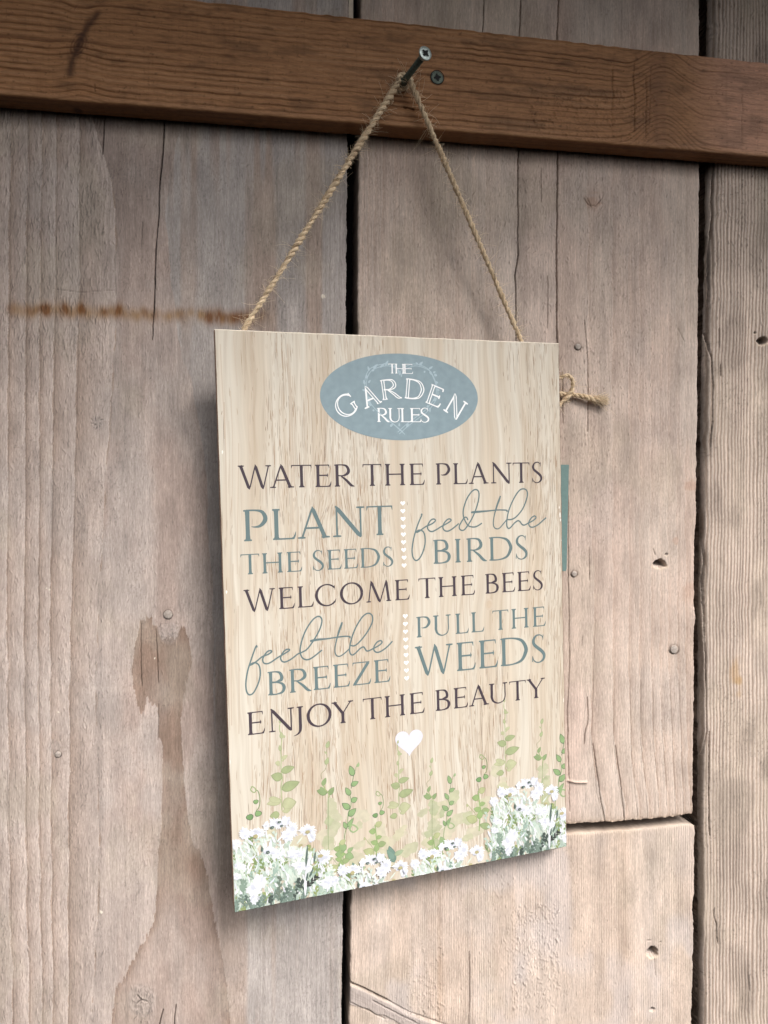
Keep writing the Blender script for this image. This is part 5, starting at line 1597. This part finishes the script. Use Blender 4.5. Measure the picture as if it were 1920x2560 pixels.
line_part(shift(PC, [('B', 347, 527), ('R', 562, 785), ('E', 797, 970), ('E', 995, 1162), ('Z', 1185, 1370), ('E', 1397, 1560)]), PC(380, 1257), PC(1430, 1135), PC(370, 1026), PC(1430, 910), SLATE, 'slate capitals BREEZE')
line_part(shift(PD, [('P', 237, 378), ('U', 405, 585), ('L', 622, 755), ('L', 778, 908), ('T', 992, 1150), ('H', 1175, 1352), ('E', 1385, 1515)]), PD(270, 764), PD(1410, 659), PD(260, 562), PD(1420, 465), SLATE, 'slate capitals PULL THE')
line_part(shift(PD, [('W', 218, 605), ('E', 632, 822), ('E', 853, 1043), ('D', 1065, 1335), ('S', 1377, 1517)]), PD(680, 1094), PD(1100, 1047), PD(260, 855), PD(1110, 773), SLATE, 'large slate capitals WEEDS')
line_part(shift(PC, [('E', 147, 322), ('N', 352, 613), ('J', 610, 712), ('O', 740, 980), ('Y', 983, 1200), ('T', 1293, 1480)]) + [('H', PC(1503, 0)[0], PD(133, 0)[0])] +
          shift(PD, [('E', 170, 318), ('B', 425, 573), ('E', 605, 747), ('A', 757, 957), ('U', 957, 1143), ('T', 1157, 1322), ('Y', 1328, 1512)]),
          PC(190, 1648), PD(1420, 1364), PC(230, 1418), PD(1240, 1192), DARK, 'dark grey capitals ENJOY THE BEAUTY')


# ---- script words
def pen(art, pts, fn, w, col):
    p = crom(pts, 7)
    q = np.array([sgn(*fn(x, y)) for x, y in p])
    art.strip(q, w, col)


def thick_pen(art, pts, ws, fn, col):
    q = crom([(*p, w) for p, w in zip(pts, ws)], 6)
    art.strip(np.array([sgn(*fn(x, y)) for x, y in q[:, :2]]), q[:, 2], col)


a = Art(40)
pen(a, [(288, 662), (295, 652), (292, 668), (272, 712), (243, 790), (217, 880), (204, 950), (198, 1010), (204, 1068), (222, 1102), (245, 1110), (275, 1085), (305, 1025), (325, 950), (326, 880), (312, 832), (288, 812)], PB, LW, SLATE)
pen(a, [(288, 812), (262, 812), (240, 830), (262, 826), (330, 778), (395, 748), (428, 718), (416, 702), (390, 708), (365, 738), (350, 780), (362, 812), (395, 825), (440, 805), (482, 778), (548, 742), (583, 715), (570, 700), (545, 708), (515, 742), (502, 785), (520, 815), (555, 820), (600, 795), (660, 745)], PB, LW, SLATE)
pen(a, [(750, 712), (735, 685), (712, 690), (685, 730), (665, 770), (668, 800), (690, 813), (716, 805), (752, 758), (792, 690), (830, 600), (855, 505), (856, 435), (828, 410), (790, 428), (745, 490), (717, 560), (703, 622), (706, 680), (725, 725), (755, 768), (800, 780), (840, 772), (888, 742)], PB, LW, SLATE)
thick_pen(a, [(780, 638), (800, 634), (870, 628), (950, 621), (1040, 612), (1120, 613), (1137, 618)], [16 * MMB, 22 * MMB, 21 * MMB, 15 * MMB, 13 * MMB, 14 * MMB, 13 * MMB], PB, SLATE)
pen(a, [(1130, 616), (1136, 620), (1134, 632)], PB, LW, SLATE)
thick_pen(a, [(1070, 472), (1060, 505), (1038, 565), (1012, 655), (1000, 735), (1008, 782), (1035, 798), (1062, 790), (1100, 748), (1135, 705)], [14 * MMB, 20 * MMB, 20 * MMB, 13 * MMB, 12 * MMB, 12 * MMB, 12 * MMB, 12 * MMB, 12 * MMB, 12 * MMB], PB, SLATE)
pen(a, [(1135, 705), (1175, 706), (1225, 680), (1290, 600), (1332, 490), (1332, 425), (1297, 403), (1252, 425), (1197, 510), (1152, 620), (1134, 715), (1134, 770), (1150, 794), (1172, 783), (1208, 742), (1242, 718), (1264, 728), (1285, 756), (1310, 760), (1345, 742)], PB, LW, SLATE)
pen(a, [(1345, 742), (1390, 718), (1421, 690), (1410, 671), (1385, 682), (1360, 712), (1349, 745), (1362, 776), (1395, 780), (1445, 755), (1490, 715), (1522, 688)], PB, LW, SLATE)
tag(a.build('lettering', M_INK, sign), 'slate handwritten words feed the')
a = Art(40)
pen(a, [(246, 785), (243, 768), (232, 785), (213, 835), (184, 920), (154, 1020), (138, 1120), (140, 1200), (158, 1243), (183, 1251), (215, 1227), (255, 1150), (277, 1070), (277, 1000), (262, 955), (232, 934)], PC, LW, SLATE)
pen(a, [(232, 934), (205, 938), (174, 960), (205, 948), (250, 915), (300, 875), (358, 852), (392, 826), (380, 815), (350, 825), (322, 860), (303, 900), (312, 935), (345, 945), (390, 927), (450, 885), (530, 838), (567, 812), (556, 801), (526, 811), (496, 845), (480, 885), (492, 918), (525, 927), (580, 902), (650, 848)], PC, LW, SLATE)
pen(a, [(650, 848), (690, 832), (742, 800), (802, 720), (862, 615), (887, 530), (876, 487), (840, 480), (790, 520), (730, 612), (691, 712), (673, 800), (680, 860), (706, 895), (748, 905), (800, 880), (888, 810)], PC, LW, SLATE)
thick_pen(a, [(770, 723), (790, 718), (850, 706), (930, 699), (1020, 686), (1110, 674), (1165, 676)], [16 * MMB, 22 * MMB, 21 * MMB, 15 * MMB, 13 * MMB, 14 * MMB, 13 * MMB], PC, SLATE)
pen(a, [(1158, 676), (1166, 681), (1162, 694)], PC, LW, SLATE)
thick_pen(a, [(1087, 534), (1080, 560), (1058, 620), (1032, 712), (1016, 800), (1025, 855), (1055, 872), (1090, 858), (1130, 825), (1162, 795)], [14 * MMB, 20 * MMB, 20 * MMB, 13 * MMB, 12 * MMB, 12 * MMB, 12 * MMB, 12 * MMB, 12 * MMB, 12 * MMB], PC, SLATE)
pen(a, [(1166, 762), (1205, 768), (1250, 738), (1320, 655), (1375, 560), (1389, 500), (1375, 458), (1336, 448), (1286, 485), (1226, 580), (1182, 690), (1161, 790), (1166, 840), (1186, 858), (1214, 845), (1265, 795), (1298, 779), (1314, 798), (1330, 818), (1355, 815), (1400, 792)], PC, LW, SLATE)
pen(a, [(1400, 792), (1450, 765), (1481, 735), (1468, 717), (1435, 730), (1405, 770), (1402, 812), (1430, 832), (1470, 822), (1530, 780), (1584, 722)], PC, LW, SLATE)
tag(a.build('lettering', M_INK, sign), 'slate handwritten words feel the')

# ------------------------------------------------------------------ jute twine
M_JUTE, _n, _l, _p = new_mat('jute')
_at = _n.new('ShaderNodeAttribute'); _at.attribute_name = 'tone'
_l.new(_at.outputs['Color'], _p.inputs['Base Color'])
_p.inputs['Roughness'].default_value = 0.85
_p.inputs['Specular IOR Level'].default_value = 0.2


def resample(pts, step):
    p = np.array(pts, float)
    L = np.r_[0, np.cumsum(np.linalg.norm(np.diff(p, axis=0), axis=1))]
    n = max(3, int(L[-1] / step))
    s = np.linspace(0, L[-1], n)
    return np.stack([np.interp(s, L, p[:, i]) for i in range(3)], 1), s


class Cord:
    def __init__(s): s.v = []; s.f = []; s.c = []

    def tube(s, p, r, cols, seg=8):
        p = np.asarray(p); n = len(p)
        r = np.broadcast_to(np.asarray(r, float), (n,))
        t = np.gradient(p, axis=0); t /= np.maximum(np.linalg.norm(t, axis=1), 1e-12)[:, None]
        ref_ = np.array((0.31, 0.87, 0.38))
        a = np.cross(t, ref_); a /= np.maximum(np.linalg.norm(a, axis=1), 1e-9)[:, None]
        b = np.cross(t, a)
        an = np.linspace(0, 2 * math.pi, seg, endpoint=False)
        ring = p[:, None] + r[:, None, None] * (a[:, None] * np.cos(an)[None, :, None] + b[:, None] * np.sin(an)[None, :, None])
        o0 = len(s.v)
        s.v.extend(ring.reshape(-1, 3).tolist())
        cc = np.broadcast_to(np.asarray(cols), (n, 3)) if np.asarray(cols).ndim == 1 else np.asarray(cols)
        s.c.extend(np.repeat(cc, seg, axis=0).tolist())
        for i in range(n - 1):
            for k in range(seg):
                s.f.append((o0 + i * seg + k, o0 + i * seg + (k + 1) % seg, o0 + (i + 1) * seg + (k + 1) % seg, o0 + (i + 1) * seg + k))

    def twist(s, path, rad, pitch=0.0085, fuzz=180, seed=1, rad_fn=None, unravel=None):
        r = np.random.default_rng(seed)
        p, L = resample(crom(path, 10), 0.0005)
        t = np.gradient(p, axis=0); t /= np.linalg.norm(t, axis=1)[:, None]
        a = np.cross(t, (0.31, 0.87, 0.38)); a /= np.linalg.norm(a, axis=1)[:, None]; b = np.cross(t, a)
        R = rad * (rad_fn(L / L[-1]) if rad_fn else np.ones(len(L)))
        R = R * (1 + .16 * vn(L * 130, L * 0, seed) + .10 * vn(L * 420, L * 0, seed + 8))
        pitch = pitch * (1 + .0 * L[-1])
        J0 = np.array((0.56, 0.42, 0.275)); J1 = np.array((0.82, 0.66, 0.46)); J2 = np.array((0.33, 0.24, 0.155))
        ph0 = L / pitch * 2 * math.pi + 2.6 * vn(L * 45, L * 0, seed + 9)
        for k in range(2):
            ph = ph0 + k * math.pi + .5 * vn(L * 90, L * 0 + k, seed + 2)
            c = p + (a * np.cos(ph)[:, None] + b * np.sin(ph)[:, None]) * (R * .46)[:, None]
            cl_ = J0 + (J1 - J0) * (0.5 + .5 * vn(L * 260, L * 0 + k, seed + 5))[:, None] * .6
            s.tube(c, R * .60, cl_, 9)
        # lying fibres give the strand its stringy surface
        for k in range(int(L[-1] / 0.0013)):
            n0 = int(r.integers(0, max(1, len(p) - 60))); n1 = min(len(p), n0 + int(r.integers(30, 90)))
            q = slice(n0, n1); st = k % 2
            ph = ph0[q] + st * math.pi; off = r.uniform(0, 2 * math.pi); tw = np.linspace(0, r.normal() * 1.2, n1 - n0)
            c = p[q] + (a[q] * np.cos(ph)[:, None] + b[q] * np.sin(ph)[:, None]) * (R[q] * .46)[:, None]
            c = c + (a[q] * np.cos(off + tw + ph * .6)[:, None] + b[q] * np.sin(off + tw + ph * .6)[:, None]) * (R[q] * .60)[:, None]
            s.tube(c[::3], r.uniform(.00009, .00020), (J1 if r.random() < .55 else J0 if r.random() < .6 else J2) * r.uniform(.85, 1.15), 4)
        for k in range(fuzz):                             # loose hairs
            i = int(r.integers(2, len(p) - 2)); an = r.uniform(0, 2 * math.pi)
            d = a[i] * math.cos(an) + b[i] * math.sin(an)
            d = d + t[i] * r.normal() * .9; d /= np.linalg.norm(d)
            e = np.cross(d, t[i]) * r.normal() * .6 + r.normal(size=3) * .35
            ll = r.exponential(.0022) + .0014
            q = np.linspace(0, 1, 6)[:, None]
            s.tube(p[i] + (a[i] * math.cos(an) + b[i] * math.sin(an)) * R[i] * .7 + d * ll * q + e * ll * q * q * .6, np.linspace(.000085, .00004, 6), J1 * r.uniform(.85, 1.25), 3)

    def build(s, name, parent, world_to=None):
        v = np.array(s.v)
        if world_to is not None:
            m = np.array(world_to)
            v = v @ m[:3, :3].T + m[:3, 3]
        return raw_mesh(name, v, s.f, M_JUTE, parent, np.array(s.c))


bpy.context.view_layer.update()
INV = sign.matrix_world.inverted()


def board_pt(px, py, back):
    """point `back` metres behind the sign face seen at (px, py)"""
    c = np.array(((px - CX) / F, (py - CY) / F, 1.0))
    return CAM + RW @ (c * ((S_K + back) / (c @ S_N)))


org_s = np.array(sign.matrix_world.translation)
axn = ax / SL
q0 = base_p + axn * 0.0068                              # where the twine sits on the shank
side = np.cross(axn, (0, 0, 1)); side /= np.linalg.norm(side)
if side[0] < 0: side = -side
upv = np.cross(side, axn)
if upv[2] < 0: upv = -upv
rr_ = 0.0017 + 0.0016
cir = lambda a, dz: q0 + axn * dz + (side * math.cos(a) + upv * math.sin(a)) * rr_
lefth, righth = board_pt(608, 828, STK + 0.0016), board_pt(1306, 860, STK + 0.0016)
leftdn, rightdn = board_pt(596, 880, STK + 0.0020), board_pt(1318, 905, STK + 0.0020)
cord = Cord()
pl_ = cir(math.radians(200), -.002)
linspts = lambda a, b, n: [a + (b - a) * t for t in np.linspace(0, 1, n)]
path = [leftdn] + linspts(lefth, pl_, 9) + [cir(math.radians(d), -.002 + .001 * i) for i, d in enumerate((150, 95, 40, -15))] + linspts(cir(math.radians(-40), .0022), righth, 9) + [rightdn]
cord.twist(path, 0.00150, 0.0072, 1300, 3, lambda t: np.interp(t, [0, .1, .3, .5, .58, 1], [.85, .95, 1.1, 1.2, .95, .95]))
cord.twist([cir(math.radians(d), -.0045 + .0000055 * (d - 130)) for d in range(130, 560, 24)], 0.00100, 0.0075, 60, 5)
tw = cord.build('twine', sign, INV)
tag(tw, 'twisted jute twine rising from both upper corners of the sign to the screw')
knot = Cord()
wp = lambda x, y, d: wall(np.array(float(x)), np.array(float(y)), d)
knot.twist([wp(1385, 952, .006), wp(1402, 944, .007), wp(1416, 938, .008), wp(1428, 944, .008), wp(1432, 960, .007), wp(1429, 977, .006), wp(1418, 993, .0055), wp(1404, 1006, .005), wp(1390, 1020, .005)], 0.00125, 0.007, 150, 7)
knot.twist([wp(1398, 985, .004), wp(1412, 985, .0035), wp(1432, 987, .0030), wp(1458, 991, .0034), wp(1482, 998, .0036), wp(1505, 1005, .0032)], 0.00125, 0.009, 120, 8, lambda t: 1 + .35 * t)
rk = np.random.default_rng(21)
for k in range(130):                                    # frayed brush at the cut end
    a0 = wp(1486 + rk.normal() * 6, 998 + rk.normal() * 4.5, .0035 + rk.normal() * .0008)
    b0 = wp(1517 + rk.normal() * 5, 1003 + rk.normal() * 8 - 1, .0036 + rk.normal() * .0014)
    mm = (a0 + b0) / 2 + rk.normal(size=3) * .0006
    knot.tube(crom([a0, mm, b0], 5), .00010, np.array((0.64, 0.50, 0.34)) * rk.uniform(.75, 1.2), 3)
tag(knot.build('twine_bow', sign, INV), 'small twine loop and frayed loose end beside the right edge')
